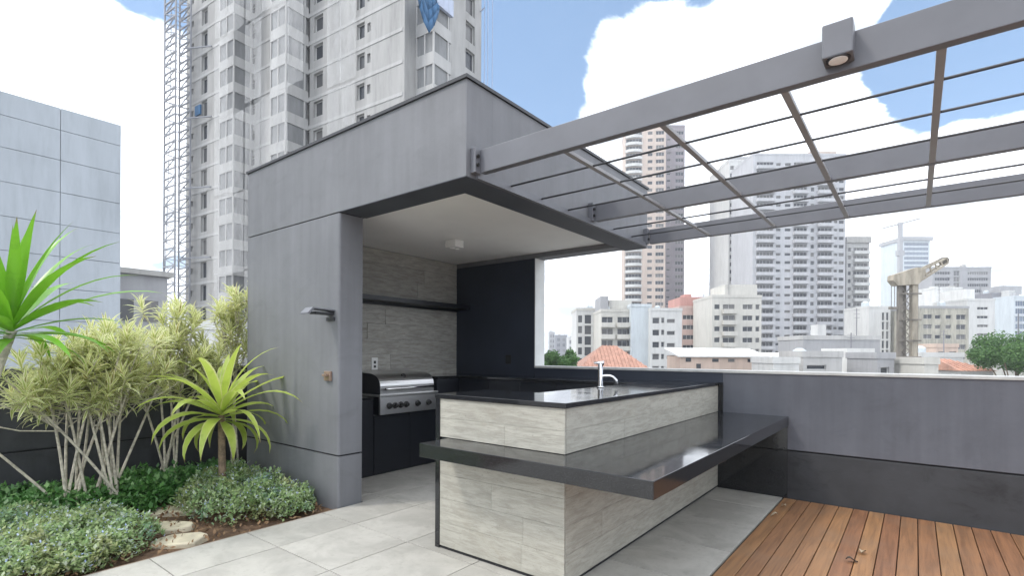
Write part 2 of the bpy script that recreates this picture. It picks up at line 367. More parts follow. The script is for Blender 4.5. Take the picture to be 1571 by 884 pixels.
# ------------------------------------------------------------------ walls round the terrace
par = tag(empty('parapet_wall', (1, 5.54, 0)), 'long slate grey parapet wall with pale coping behind the wooden deck', 'wall')
bx('wall_base', 'paint_band', -1.57, 6.4, YW, 5.66, -.1, .441, par, .004)
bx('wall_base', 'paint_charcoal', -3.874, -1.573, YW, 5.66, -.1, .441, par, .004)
bx('groove', 'groove_black', -3.87, 6.4, YW + .012, 5.65, .441, .456, par, 0)
bx('upper_wall', 'paint_slate', -1.538, 6.4, YW, 5.66, .456, 1.165, par, .004)
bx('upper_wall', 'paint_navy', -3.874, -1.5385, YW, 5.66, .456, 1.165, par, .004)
bx('coping', 'coping_stone', -3.874, 6.4, YW - .012, 5.675, 1.1655, 1.192, par, .003)
gw = tag(empty('garden_wall', (-6.4, 1.3, 0)), 'dark charcoal wall behind the planting bed', 'wall')
bx('wall_base', 'paint_charcoal', -6.5, -6.3, -3.3, 5.66, -.1, .441, gw)
bx('groove', 'groove_black', -6.49, -6.312, -3.3, 5.65, .441, .456, gw, 0)
bx('upper_wall', 'paint_charcoal', -6.5, -6.3, -3.3, 5.66, .456, 1.19, gw)

# ------------------------------------------------------------------ pavilion
pv = tag(empty('kitchen_pavilion', (-4.0, 4.1, 0)), 'grey rendered kitchen pavilion with deep flat roof over the barbecue bar', 'pavilion')
PX0, PX1 = -5.62, -3.942; PY0, PY1 = 2.61, 2.85
def rounded(x0, x1, y0, y1, r, n=6):
    pts = [(x0, y0)]
    for k in range(n + 1):
        t = -math.pi / 2 + math.pi / 2 * k / n; pts.append((x1 - r + r * math.cos(t), y0 + r + r * math.sin(t)))
    return pts + [(x1, y1), (x0, y1)]
kid(MB().prism(rounded(PX0, PX1, PY0, PY1, .022), 'z', -.1, .441), 'pillar_base', 'paint_grey', pv)
kid(MB().prism(rounded(PX0 + .01, PX1 - .012, PY0 + .012, PY1 - .01, .045), 'z', .441, .456), 'groove', 'groove_black', pv)
kid(MB().prism(rounded(PX0, PX1, PY0, PY1, .022), 'z', .456, 2.566), 'pillar', 'paint_grey', pv)
kid(MB().box(PX0 + .01, PX1 - .01, PY0 + .012, PY1 - .01, 2.566, 2.577), 'groove', 'groove_black', pv)
bx('side_wall', 'paint_grey', -5.62, -5.28, 2.853, 5.66, -.1, 2.575, pv)
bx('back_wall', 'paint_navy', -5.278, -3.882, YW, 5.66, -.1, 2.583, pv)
bx('jamb', 'jamb_white', -3.88, -3.872, YW + .004, 5.655, 1.193, 2.583, pv, 0)
rs = MB()
rs.box(PX0, -2.447, PY0, 2.885, 2.577, 3.25); rs.box(-2.715, -2.447, 2.886, 5.66, 2.577, 3.249); rs.box(PX0, -5.28, 2.886, 5.66, 2.577, 3.248)
rs.box(-5.279, -2.716, YW + .001, 5.66, 2.585, 3.247); rs.box(-5.279, -2.716, 2.886, YW, 2.9, 3.2475)
roof = kid(rs, 'roof', 'paint_grey', pv)
kid(MB().box(PX0 - .015, -2.432, PY0 - .015, 5.675, 3.251, 3.275), 'flashing', 'flashing', pv)
bx('soffit_band', 'paint_soffit', PX1 + .003, -2.449, PY0 + .002, 2.884, 2.572, 2.5765, pv, 0)
bx('soffit_band', 'paint_soffit', -2.714, -2.449, 2.885, 5.658, 2.572, 2.5765, pv, 0)
bx('ceiling', 'ceiling_white', -5.279, -2.717, 2.887, YW - .001, 2.645, 2.68, pv, 0)
# board marked wall, board by board
z = .0; r2 = random.Random(3)
while z < 2.6:
    h = min(.19, 2.64 - z); ycut = r2.uniform(3.4, 5.0)
    for (a, b) in ((2.86, ycut), (ycut, YW - .002)):
        bx('board', 'board_wall', -5.28, -5.27 + r2.uniform(-.003, .003), a + .0015, b - .0015, z + .001, z + h - .0015, pv, .0015)
    z += .19
kid(MB().bar((-2.44, 2.7, 2.60), (-2.44, 5.6, 2.60), .05, .05), 'steel_angle', 'steel_paint', pv)

# ------------------------------------------------------------------ pergola
pg = tag(empty('pergola', (.6, 4.1, 2.6)), 'grey steel pergola frame bolted to the pavilion above the deck', 'pergola')
BZ0, BZ1 = 2.608, 2.772; XE = 5.6
for yb in (2.70, 4.34, 5.60):
    bx('beam', 'steel_paint', -2.395, XE, yb, yb + .055, BZ0, BZ1, pg, .004)
    br = bx('bracket', 'steel_paint', -2.445, -2.396, yb - .05, yb + .005, BZ0 - .004, BZ1 + .004, pg, .002)
    for zb in (2.655, 2.715):
        o = MB().tube([(-2.446 + .052, yb - .032, zb), (-2.446 + .064, yb - .032, zb)], .013, 6).build('bolt', 'plastic_black', br)
        o.location = -Vector(((-2.445 - 2.396) / 2, yb - .0225, BZ0 - .004))
for xb in (-1.73, -1.105, -.5, .08, .68, 1.28, 1.88, 2.48, 3.08, 3.68):
    for (ya_, yb_) in ((2.756, 4.339), (4.396, 5.599)): bx('crossbar', 'bar_paint', xb - .017, xb + .017, ya_, yb_, 2.609, 2.632, pg, .002)
for yr in (3.075, 3.48, 3.89, 4.76, 5.18):
    kid(MB().tube([(-2.446, yr, 2.617), (XE - .1, yr, 2.617)], .0075, 8), 'rod', 'rod_paint', pg, smooth=True)
bx('end_beam', 'steel_paint', XE + .002, XE + .08, 2.7, 5.655, BZ0, BZ1, pg)
for yb in (2.75, 5.55):
    bx('post', 'steel_paint', XE + .002, XE + .078, yb - .04, yb + .04, (0 if yb < 5 else 1.192), BZ0 - .001, pg)
sl = tag(empty('spotlight', (-.27, 2.65, 2.64)), 'small grey box spotlight fixed to the front pergola beam', 'spotlight')
bx('housing', 'steel_paint', -.327, -.213, 2.60, 2.698, 2.638, 2.785, sl, .006)
kid(MB().tube([(-.27, 2.640, 2.637), (-.27, 2.640, 2.630)], .036, 20), 'lens', 'lens', sl)
kid(MB().tube([(-.27, 2.640, 2.6375), (-.27, 2.640, 2.6335)], .046, 20), 'rim', 'flashing', sl)

# ------------------------------------------------------------------ bar counter with granite ledge
bc = tag(empty('bar_counter', (-1.9, 3.9, 0)), 'bar counter clad in pale board-grain panels with black granite top and wrap-around ledge', 'counter')
CX0, CX1, CY0 = -2.625, -1.58, 2.52; CT = 1.067; WI = -2.14; FI = 3.06
bx('core', 'black_laminate', CX0 + .03, CX1 - .014, CY0 + .014, FI - .002, 0, 1.036, bc, 0)
bx('core', 'black_laminate', WI + .002, CX1 - .014, FI, YW - .002, 0, 1.036, bc, 0)
bx('end_panel', 'granite', CX0 - .012, CX0 + .029, CY0 - .006, FI, 0, 1.036, bc, .003)
tp = MB(); tp.prism([(CX0 - .014, CY0 - .012), (CX1 + .012, CY0 - .012), (CX1 + .012, YW - .002), (WI - .01, YW - .002), (WI - .01, FI + .01), (CX0 - .014, FI + .01)], 'z', 1.0365, CT)
kid(tp, 'top', 'granite', bc, bevel=.003)
def clad(face, a0, a1, z0, z1, h, L, r):
    z = z0; k = 0
    while z < z1 - .02:
        zt = min(z + h, z1)
        if zt > z1 - .05: zt = z1
        cuts = [a0]; c = a0 + L * r.uniform(.25, 1)
        while c < a1 - .15: cuts.append(c); c += L
        cuts.append(a1)
        for p, q in zip(cuts[:-1], cuts[1:]):
            g = .0006; d = r.uniform(0, .0008)
            if face == 'front': bx('cladding_plank', 'board_x', p + g, q - g, CY0 - d, CY0 + .013, z + g, zt - g, bc, .001)
            else: bx('cladding_plank', 'board_y', CX1 - .013, CX1 + d, p + g, q - g, z + g, zt - g, bc, .001)
        z = zt
rc = random.Random(11)
clad('front', CX0 + .03, CX1 - .0005, .02, .68, .165, 1.2, rc); clad('front', CX0 + .03, CX1 - .0005, .771, 1.035, .132, 1.2, rc)
clad('side', CY0 + .0145, YW - .004, .02, .68, .165, 1.2, rc); clad('side', CY0 + .0145, YW - .004, .771, 1.035, .132, 1.2, rc)
bx('plinth', 'groove_black', CX0 + .035, CX1 - .006, CY0 + .006, CY0 + .012, 0, .02, bc, 0)
bx('plinth', 'groove_black', CX1 - .012, CX1 - .006, CY0 + .02, YW - .01, 0, .02, bc, 0)
ld = MB(); ld.prism([(-2.515, 2.257), (-.938, 2.257), (-.938, YW - .003), (CX1 + .0025, YW - .003), (CX1 + .0025, CY0 - .0025), (-2.515, CY0 - .0025)], 'z', .681, .769)
kid(ld, 'ledge', 'granite', bc, bevel=.003)
bx('wall_panel', 'granite', CX1 + .004, -.945, YW - .02, YW - .002, .453, .6795, bc, .002)
bx('wall_panel', 'granite', CX1 + .004, -.945, YW - .02, YW - .002, .002, .447, bc, .002)
bx('wall_strip', 'granite', CX1 + .0125, CX1 + .05, YW - .02, YW - .002, .771, CT, bc, .002)
ot = tag(empty('power_socket', (-1.572, 2.63, .6)), 'small dark socket on the bar side just under the ledge corner', 'socket')
bx('plate', 'plastic_black', -1.5795, -1.57, 2.60, 2.66, .585, .665, ot, .002); bx('plug', 'trunk_brown', -1.57, -1.545, 2.615, 2.645, .60, .645, ot, .003)
# faucet
fx, fy = -2.075, 3.86
fa = tag(empty('faucet', (fx, fy, CT)), 'chrome tap with curved spout on the bar top', 'tap')
kid(MB().tube([(fx, fy, CT), (fx, fy, CT + .012), (fx, fy, CT + .013), (fx, fy, CT + .2)], [.03, .03, .021, .021], 14), 'body', 'chrome', fa, smooth=True)
kid(MB().tube([(fx + .01 * 0, fy, CT + .095)] + [(fx + .105 * .79 * t, fy + .105 * .61 * t, CT + .095 + .004 * math.sin(t * 3)) for t in (.25, .5, .75)] + [(fx + .105 * .79, fy + .105 * .61, CT + .088), (fx + .13 * .79, fy + .13 * .61, CT + .062), (fx + .135 * .79, fy + .135 * .61, CT + .03)], .014, 10), 'spout', 'chrome', fa, smooth=True)
kid(MB().tube([(fx - .055 * .79, fy - .055 * .61, CT + .208), (fx + .028 * .79, fy + .028 * .61, CT + .206)], [.009, .02], 10), 'lever', 'chrome', fa, smooth=True)

# ------------------------------------------------------------------ kitchen counter along the two inner walls
kc = tag(empty('kitchen_counter', (-4.6, 4.3, 0)), 'black granite kitchen counter with black doors along the pavilion walls', 'counter')
KF = -4.66
bx('carcass', 'black_laminate', -5.268, KF - .022, 2.852, 4.455, .0, .66, kc, 0)
bx('carcass', 'black_laminate', -5.268, KF - .022, 4.46, YW - .002, .0, 1.03, kc, 0)
bx('carcass', 'black_laminate', KF - .02, WI - .02, 4.87, YW - .002, .0, 1.03, kc, 0)
kt = MB(); kt.prism([(-5.268, 4.47), (KF + .01, 4.47), (KF + .01, 4.84), (WI - .012, 4.84), (WI - .012, YW - .002), (-5.268, YW - .002)], 'z', 1.031, 1.061)
kid(kt, 'top', 'granite', kc, bevel=.003)
bx('top', 'granite', -5.268, KF + .01, 2.853, 3.515, .84, .865, kc, .003)
bx('carcass', 'black_laminate', -5.268, KF - .024, 2.853, 3.51, .661, .839, kc, 0)
for a, b, zt in ((2.86, 3.52, .83), (3.53, 4.04, .66), (4.04, 4.46, .66), (4.46, 4.86, 1.02)):
    bx('door', 'black_laminate', KF - .02, KF, a + .002, b - .002, .01, zt, kc, .002)
for k in range(5):
    bx('door', 'black_laminate', KF + .01 + k * .495, KF + .01 + (k + 1) * .495 - .004, 4.85, 4.868, .01, 1.02, kc, .002)

# ------------------------------------------------------------------ barbecue grill
gr = tag(empty('gas_grill', (-4.85, 4.03, .66)), 'stainless steel built-in gas grill with rounded hood and knobs', 'grill')
G0, G1 = 3.54, 4.37
kid(MB().box(-5.22, -4.60, G0 + .01, G1 - .01, .665, .885), 'firebox', 'black_laminate', gr)
kid(MB().prism([(-4.60, .672), (-4.567, .672), (-4.575, .868), (-4.60, .868)], 'y', G0, G1), 'control_panel', 'steel', gr, bevel=.003)
kid(MB().box(-5.22, -4.552, G0 - .02, G1 + .015, .870, .892), 'shelf_lip', 'steel', gr, bevel=.003)
hp = [(-4.585, .893)]
for k in range(9):
    t = k / 8; a = math.pi / 2 * t
    hp.append((-4.585 - .20 * (1 - math.cos(a)), .985 + .135 * math.sin(a)))
hp += [(-5.1, 1.135), (-5.2, 1.10), (-5.2, .893)]
hood = kid(MB().prism(hp, 'y', G0 + .01, G1 - .03), 'hood', 'steel', gr, smooth=False)
for yy in (G0 + .004, G1 - .03):
    kid(MB().prism([(x_ - .002 * 0, z_) for x_, z_ in hp], 'y', yy, yy + .006), 'hood_side', 'black_laminate', gr)
kid(MB().tube([(-4.535, G0 + .06, .955), (-4.535, G1 - .08, .955)], .013, 10), 'handle', 'chrome', gr, smooth=True)
for yy in (G0 + .08, G1 - .1):
    kid(MB().tube([(-4.59, yy, .955), (-4.537, yy, .955)], .010, 8), 'handle_mount', 'plastic_black', gr)
for yy in (3.66, 3.74, 3.82, 3.90, 4.07, 4.24):
    kn = kid(MB().tube([(-4.572, yy, .765), (-4.562, yy, .765), (-4.556, yy, .765), (-4.532, yy, .765)], [.036, .036, .024, .021], 14), 'knob', 'plastic_black', gr)
kid(MB().tube([(-4.66, 3.93, 1.082), (-4.645, 3.93, 1.092)], [.03, .028], 16), 'thermometer', 'plastic_black', gr)

# ------------------------------------------------------------------ small fittings
sh = tag(empty('wall_shelf', (-5.15, 4.2, 1.97)), 'long black shelf on the board-marked wall above the grill', 'shelf')
bx('plank', 'black_laminate', -5.265, -5.0, 2.86, YW - .004, 1.975, 2.03, sh, .003); bx('ledger', 'black_laminate', -5.264, -5.24, 2.87, YW - .01, 1.945, 1.974, sh, 0)
o1 = tag(empty('wall_socket', (-5.26, 3.98, 1.2)), 'white double socket on the board-marked wall beside the grill', 'socket')
bx('plate', 'plastic_white', -5.268, -5.256, 3.94, 4.03, 1.14, 1.29, o1, .003); bx('insert', 'plastic_black', -5.256, -5.253, 3.97, 4.0, 1.215, 1.25, o1, 0)
bx('insert', 'plastic_black', -5.256, -5.253, 3.97, 4.0, 1.165, 1.195, o1, 0)
o2 = tag(empty('wall_socket', (-4.3, 5.435, 1.22)), 'black socket plate on the dark wall beside the opening', 'socket')
bx('plate', 'plastic_black', -4.35, -4.26, YW - .01, YW - .001, 1.21, 1.33, o2, .003)
bx('insert', 'flashing', -4.33, -4.28, YW - .014, YW - .0105, 1.235, 1.305, o2, 0)
lp = tag(empty('ceiling_lamp', (-4.18, 4.26, 2.6)), 'white cube surface lamp under the pavilion ceiling', 'lamp')
bx('housing', 'plastic_white', -4.26, -4.10, 4.20, 4.34, 2.56, 2.6445, lp, .006)
for yy in (4.235, 4.305): kid(MB().tube([(-4.18, yy, 2.559), (-4.18, yy, 2.545)], [.03, .028], 14), 'spot', 'plastic_white', lp)
so = tag(empty('shower_spout', (-4.06, 2.5, 1.66)), 'flat steel shower spout projecting from the grey pillar', 'shower')
sx0, sx1 = -4.12, -4.0
kid(MB().box(sx0, sx1, 2.596, 2.609, 1.63, 1.66), 'wall_plate', 'flashing', so)
kid(MB().prism([(2.609, 1.725), (2.40, 1.735), (2.355, 1.69), (2.352, 1.678), (2.372, 1.678), (2.41, 1.722), (2.609, 1.712)], 'x', sx0, sx1), 'spout', 'steel_paint', so, bevel=.002)
kid(MB().box(sx0 + .01, sx1 - .01, 2.43, 2.608, 1.68, 1.7), 'body', 'flashing', so, bevel=.003)
sv = tag(empty('shower_valve', (-4.09, 2.6, 1.1)), 'square copper shower valve low on the grey pillar', 'valve')
bx('plate', 'copper', -4.14, -4.04, 2.588, 2.609, 1.10, 1.185, sv, .004); bx('handle', 'copper', -4.12, -4.06, 2.555, 2.587, 1.14, 1.16, sv, .003)
for k, (px, py, mt, l, lb) in enumerate(((1299, 860, 'dry_leaf_dark', .07, 'dark curled dry leaf lying on the deck boards'), (1323, 850, 'dry_leaf', .075, 'pale dry leaf lying on the deck boards'),
                                   (1207, 778, 'dry_leaf', .05, 'small pale leaf scrap on the deck by the wall'), (1195, 791, 'dry_leaf', .06, 'small pale leaf scrap on the deck beside the paving'))):
    b = EYE / ((py - PCY) / F); q = at(px, py, b)
    lm = MB()
    for t in range(5):
        a0, a1 = t / 5, (t + 1) / 5; w0 = .28 * math.sin(math.pi * a0) + .02; w1 = .28 * math.sin(math.pi * a1) + .02
        h0, h1 = .012 + .012 * math.sin(a0 * 5), .012 + .012 * math.sin(a1 * 5)
        for sgn in (-1, 1): lm.quad((a0 * l, 0, h0), (a1 * l, 0, h1), (a1 * l, sgn * w1 * l, h1 + .008), (a0 * l, sgn * w0 * l, h0 + .008))
    o = lm.build('fallen_leaf', mt, fix=False); o.location = (q.x, q.y, .002); o.rotation_euler = (0, 0, 1.1 * k + .4); tag(o, lb, 'leaf')

# ------------------------------------------------------------------ plants
def strap(L, W, e0, bend, seg=9, fold=.25, twist=0.0):
    """a long sword leaf leaving the origin along +x, starting at elevation e0 and bending down by bend radians"""
    mb = MB(); pts = []; x = z = 0; n = seg
    for k in range(n + 1):
        t = k / n; a = e0 - bend * t * t
        pts.append((x, z, a, t)); x += math.cos(a) * L / n; z += math.sin(a) * L / n
    def w(t): return W * (.35 + .65 * min(1, t / .3)) * max(.02, (1 - max(0, (t - .35) / .65) ** 1.6))
    for k in range(n):
        (x0, z0, a0, t0), (x1, z1, a1, t1) = pts[k], pts[k + 1]
        for s in (-1, 1):
            w0, w1 = w(t0) / 2, w(t1) / 2; tw0, tw1 = twist * t0, twist * t1
            def edge(x, z, a, ww, tw):
                up = fold * ww; lat = ww * s
                return (x - math.sin(a) * up, lat * math.cos(tw), z + math.cos(a) * up + lat * math.sin(tw))
            A = (x0, 0, z0); B = (x1, 0, z1); C = edge(x1, z1, a1, w1, tw1); D = edge(x0, z0, a0, w0, tw0)
            if s > 0: mb.quad(A, B, C, D, [(.5, t0), (.5, t1), (1, t1), (1, t0)])
            else: mb.quad(D, C, B, A, [(0, t0), (0, t1), (.5, t1), (.5, t0)])
    return mb
def stem_tube(pts, r0, r1, n=7):
    k = len(pts); return MB().tube(pts, [r0 + (r1 - r0) * i / (k - 1) for i in range(k)], n)
def dracaena(loc, zc, label, mat, trunk, nleaf, L, W, e_hi, e_lo, bend_hi, bend_lo, seed, tr=.035, lean=(0, 0)):
    r = random.Random(seed); o = tag(empty('dracaena', loc), label, 'plant')
    lx, ly = lean; pts = [(lx, ly, -.03), (lx * .7, ly * .7, zc * .4), (lx * .25, ly * .25, zc * .75), (0, 0, zc + .03)]
    stem_tube(pts, tr * 1.25, tr, 9).build('trunk', trunk, o, smooth=True)
    for i in range(nleaf):
        t = i / (nleaf - 1); phi = i * 2.39996 + r.uniform(-.25, .25)
        e = e_hi + (e_lo - e_hi) * t + r.uniform(-.1, .1); b = bend_hi + (bend_lo - bend_hi) * t + r.uniform(-.15, .2)
        l = L * (.55 + .45 * math.sin(math.pi * min(1, .2 + t * .8))) * r.uniform(.85, 1.12)
        lf = strap(l, W * r.uniform(.8, 1.15), e, b, twist=r.uniform(-.5, .5)).build('leaf', mat, o, smooth=True, fix=False, weld=True)
        lf.location = (0, 0, zc + .10 - .13 * t); lf.rotation_euler = (0, 0, phi)
    return o
dracaena((-5.0, .70, 0), 1.47, 'tall bright green sword-leaved dracaena rising above the variegated shrubs', 'leaf_green', 'trunk_grey', 48, .92, .074, 1.4, -.15, .35, 1.3, 4, .03, (-.08, -.42))
dracaena((-5.02, 2.10, 0), .74, 'low lime green dracaena with arching leaves beside the grey pillar', 'leaf_lime', 'trunk_brown', 36, .84, .098, 1.2, -.3, .9, 2.3, 9, .028, (.012, .01))
tufts = []
for k in range(5):
    r = random.Random(50 + k); T = MB()
    for i in range(34):
        t = i / 33; phi = i * 2.39996; e = 1.25 - 1.5 * t + r.uniform(-.2, .2)
        s = strap(r.uniform(.10, .165), r.uniform(.019, .026), e, r.uniform(.3, 1.3), seg=4, fold=.2)
        mt = Matrix.Translation((0, 0, .08 - .13 * t)) @ Matrix.Rotation(phi, 4, 'Z')
        off = len(T.v); T.v += [tuple(mt @ Vector(v)) for v in s.v]; T.f += [tuple(off + q for q in f) for f in s.f]; T.uv += s.uv
    # weld so each leaf is one island
    me = T.mesh('leaf_tuft', 'leaf_cream', fix=False); bm = bmesh.new(); bm.from_mesh(me); bmesh.ops.remove_doubles(bm, verts=bm.verts, dist=.0004); bm.to_mesh(me); bm.free(); tufts.append(me)
def shrub(loc, label, stems, seed):
    """stems: list of (base dx,dy, tip dx,dy,tip z, tufts, spread)"""
    r = random.Random(seed); o = tag(empty('variegated_shrub', loc), label, 'shrub', None)
    for (bx_, by_, tx, ty, tz, nt_, spd) in stems:
        mid = ((bx_ * .55 + tx * .45) + r.uniform(-.04, .04), (by_ * .55 + ty * .45) + r.uniform(-.04, .04), tz * .5)
        pts = []
        for k in range(9):
            t = k / 8
            pts.append(tuple((1 - t) ** 2 * a + 2 * t * (1 - t) * b + t * t * c for a, b, c in zip((bx_, by_, -.03), mid, (tx, ty, tz))))
        stem_tube(pts, .0125, .008, 6).build('stem', 'trunk_grey', o, smooth=True)
        for k in range(nt_):
            a = r.uniform(0, 6.28); rr = spd * math.sqrt(r.random()); dz = r.uniform(-.36, .12) * (1 if nt_ > 2 else .4)
            p = Vector((tx + rr * math.cos(a), ty + rr * math.sin(a), tz + dz + .05))
            if k == 0: p = Vector((tx, ty, tz))
            else:
                s = Vector(pts[r.choice((5, 6, 7))]); MB().tube([tuple(s), tuple(s.lerp(p, .5) + Vector((0, 0, -.03))), tuple(p)], [.006, .005, .005], 5).build('twig', 'trunk_grey', o)
            tf = link('leaf_tuft', r.choice(tufts), o); tf.location = p; sc = r.uniform(.8, 1.25); tf.scale = (sc,) * 3
            d = (p - Vector((tx, ty, tz - .5))); tf.rotation_euler = (r.uniform(-.4, .4) - d.y * .6, r.uniform(-.4, .4) + d.x * .6, r.uniform(0, 6.28))
    return o
rs_ = random.Random(21); st = []
for i in range(15):
    a = rs_.uniform(0, 6.28); rr = rs_.uniform(.03, .6) * (.5 if i < 9 else 1)
    st.append((rs_.uniform(-.12, .12), rs_.uniform(-.2, .2), rr * math.cos(a) * .7 + .03, rr * math.sin(a) + .05, rs_.uniform(.95, 1.45), 8, .33))
st.append((-.05, -.1, -.1, -.95, 1.05, 7, .22)); st.append((.1, .25, .2, -.55, 1.15, 8, .22)); st.append((0, .1, -.3, .75, 1.45, 8, .25))
shrub((-5.5, 1.25, 0), 'cream variegated shrub with a sheaf of thin pale stems at the dark wall', st, 1)
st = []
for i, (tx, ty, tz) in enumerate(((0, -.1, 1.35), (.1, .2, 1.55), (.15, .35, 1.3), (-.1, .15, 1.2), (.05, -.3, 1.2), (-.05, .0, 1.6))):
    st.append((rs_.uniform(-.1, .1), rs_.uniform(-.1, .1), tx, ty, tz, 9, .2))
shrub((-5.92, 1.95, 0), 'smaller cream variegated shrub with brownish stems behind the lime dracaena', st, 2)
st = []
for (tx, ty, tz) in ((.1, .0, 1.5), (.05, -.12, 1.65), (.0, -.25, 1.3), (.14, .0, 1.78)):
    st.append((rs_.uniform(-.05, .05), rs_.uniform(-.05, .05), tx, ty, tz, 10, .15))
shrub((-5.98, 2.62, 0), 'slender cream variegated shrub squeezed against the pillar edge', st, 3)

def leaf_cloud(mb, n, xr, yr, hf, size, r, lay=.55, tilt=.9):
    done = 0; tries = 0
    while done < n and tries < n * 30:
        tries += 1
        x = r.uniform(*xr); y = r.uniform(*yr); h = hf(x, y)
        if h <= .02: continue
        z = -.03 + h * (1 - lay * r.random() ** 1.6); s = size * r.uniform(.6, 1.3); a = r.uniform(0, 6.28); tl = r.gauss(.45, .45)
        d = Vector((math.cos(a) * math.cos(tl), math.sin(a) * math.cos(tl), math.sin(tl))); w = Vector((-math.sin(a), math.cos(a), r.uniform(-.5, .5))).normalized() * (s * .27)
        p = Vector((x, y, z)); mb.quad(p, p + d * s * .45 + w, p + d * s, p + d * s * .45 - w); done += 1
def bumpy(cx, cy, rx, ry, h, ph):
    def f(x, y):
        d = ((x - cx) / rx) ** 2 + ((y - cy) / ry) ** 2
        d += .22 * math.sin(x * 9 + ph) * math.sin(y * 8 + ph * 2) + .1 * math.sin(x * 23 + y * 19 + ph)
        if d > 1: return 0
        cl_ = math.sin(x * 41 + 2.3 * math.sin(y * 17 + ph)) * math.sin(y * 45 + 2.1 * math.sin(x * 15 + ph))
        return h * (1 - d * d) ** .5 * (.78 + .16 * math.sin(x * 14 + ph) * math.cos(y * 13) + .20 * cl_)
    return f
def cover(name, mat, label, spots, dens, size, seed, fl=0):
    r = random.Random(seed); mb = MB(); fm = MB()
    for (cx, cy, rx, ry, h) in spots:
        f = bumpy(cx, cy, rx, ry, h, r.uniform(0, 6)); leaf_cloud(mb, int(dens * rx * ry * 3.1), (max(cx - rx, -6.28), min(cx + rx, -3.93)), (cy - ry, cy + ry), f, size, r)
        if fl: leaf_cloud(fm, int(fl * rx * ry * 3.1), (max(cx - rx, -6.28), min(cx + rx, -3.95)), (cy - ry, cy + ry), lambda x, y: f(x, y) * 1.06, size * .55, r, .15)
    o = mb.build(name, mat, fix=False); struct(o, 'stuff'); tag(o, label, 'ground cover')
    if fl:
        q = fm.build('blossom', 'flower_blue', o, fix=False); q['kind'] = 'stuff'
    return o
cover('ground_cover', 'leaf_sage', 'sage green small-leaved ground cover with tiny pale blue flowers along the paving',
      [(-4.75, 2.14, .72, .46, .30), (-4.42, 2.3, .42, .3, .26), (-5.2, 2.3, .4, .3, .3), (-4.62, 1.0, .62, .42, .26), (-4.35, .55, .5, .5, .25), (-5.05, .6, .6, .5, .26), (-4.75, .1, .8, .5, .25), (-4.3, .95, .3, .25, .16)], 9500, .034, 5, 620)
cover('ground_cover', 'leaf_dark', 'dark green ground cover under the shrubs at the foot of the charcoal wall',
      [(-5.75, .6, .5, .8, .28), (-5.6, 1.25, .45, .5, .26), (-5.7, 1.75, .55, .45, .26), (-5.35, 1.6, .35, .4, .2), (-5.95, 2.3, .3, .5, .2), (-5.9, -.2, .4, .6, .28)], 4600, .055, 6)
# litter on the soil
lt = MB(); leaf_cloud(lt, 1500, (-5.4, -3.96), (.2, 2.55), lambda x, y: .035, .04, random.Random(8), .3)
o = lt.build('leaf_litter', 'dry_litter', fix=False); struct(o, 'stuff'); tag(o, 'dry brown leaf litter scattered on the bed soil', 'litter')
def flat_stone(c, rx, ry, h, rot, seed, label):
    r = random.Random(seed); n = 11; top = []; 
    for k in range(n):
        t = 2 * math.pi * k / n; q = r.uniform(.82, 1.12); top.append((rx * q * math.cos(t), ry * q * math.sin(t)))
    mb = MB(); mb.prism(top, 'z', -.06, h); o = mb.build('stepping_stone', 'stone_step', bevel=.012); o.location = (c[0], c[1], -.02); o.rotation_euler = (R(3), R(-4), rot)
    tag(o, label, 'stone')
flat_stone((-4.17, 1.46), .19, .13, .025, .6, 1, 'flat pale stepping stone beside the paving edge')
flat_stone((-4.58, 1.52), .2, .12, .022, .5, 2, 'flat pale stepping stone half hidden between the sage mounds')
flat_stone((-5.0, 1.72), .22, .14, .03, .7, 3, 'small mossy stepping stone at the back near the dark foliage')

# ------------------------------------------------------------------ city helpers
PANE = {}
def pane_mesh(w, h, mat):
    k = (round(w, 2), round(h, 2), mat)
    if k not in PANE:
        m = MB(); m.box(0, k[0], .02, .06, 0, k[1]); t = .07
        m.box(0, k[0], -.04, .018, 0, t); m.box(0, k[0], -.04, .018, k[1] - t, k[1]); m.box(0, t, -.04, .018, t + .001, k[1] - t - .001); m.box(k[0] - t, k[0], -.04, .018, t + .001, k[1] - t - .001)
        n_ = max(1, int(k[0] / 1.1))
        for q_ in range(1, n_): m.box(k[0] * q_ / n_ - .04, k[0] * q_ / n_ + .04, -.03, .017, t + .001, k[1] - t - .001)
        PANE[k] = m.mesh('window', mat); PANE[k].materials.append(MATS['c_white'])
        for pi_, pl_ in enumerate(PANE[k].polygons): pl_.material_index = 0 if pi_ < 6 else 1
    return PANE[k]
BALC = {}
def balc_mesh(w, h, d, mat, curved=False):
    k = (round(w, 2), h, d, mat, curved)
    if k not in BALC:
        m = MB()
        if curved:
            pr = [(0, 0)] + [(w * t, -d * math.sin(math.pi * t) ** .7) for t in (.0, .15, .3, .5, .7, .85, 1)] + [(w, 0)]
            m.prism(pr, 'z', -.15, h)
        else:
            m.box(0, w, -d, -.003, -.15, 0); m.box(0, w, -d, -d + .12, .002, h); m.box(0, .12, -d + .121, -.003, .002, h); m.box(w - .12, w, -d + .121, -.003, .002, h)
        BALC[k] = m.mesh('balcony', mat)
    return BALC[k]
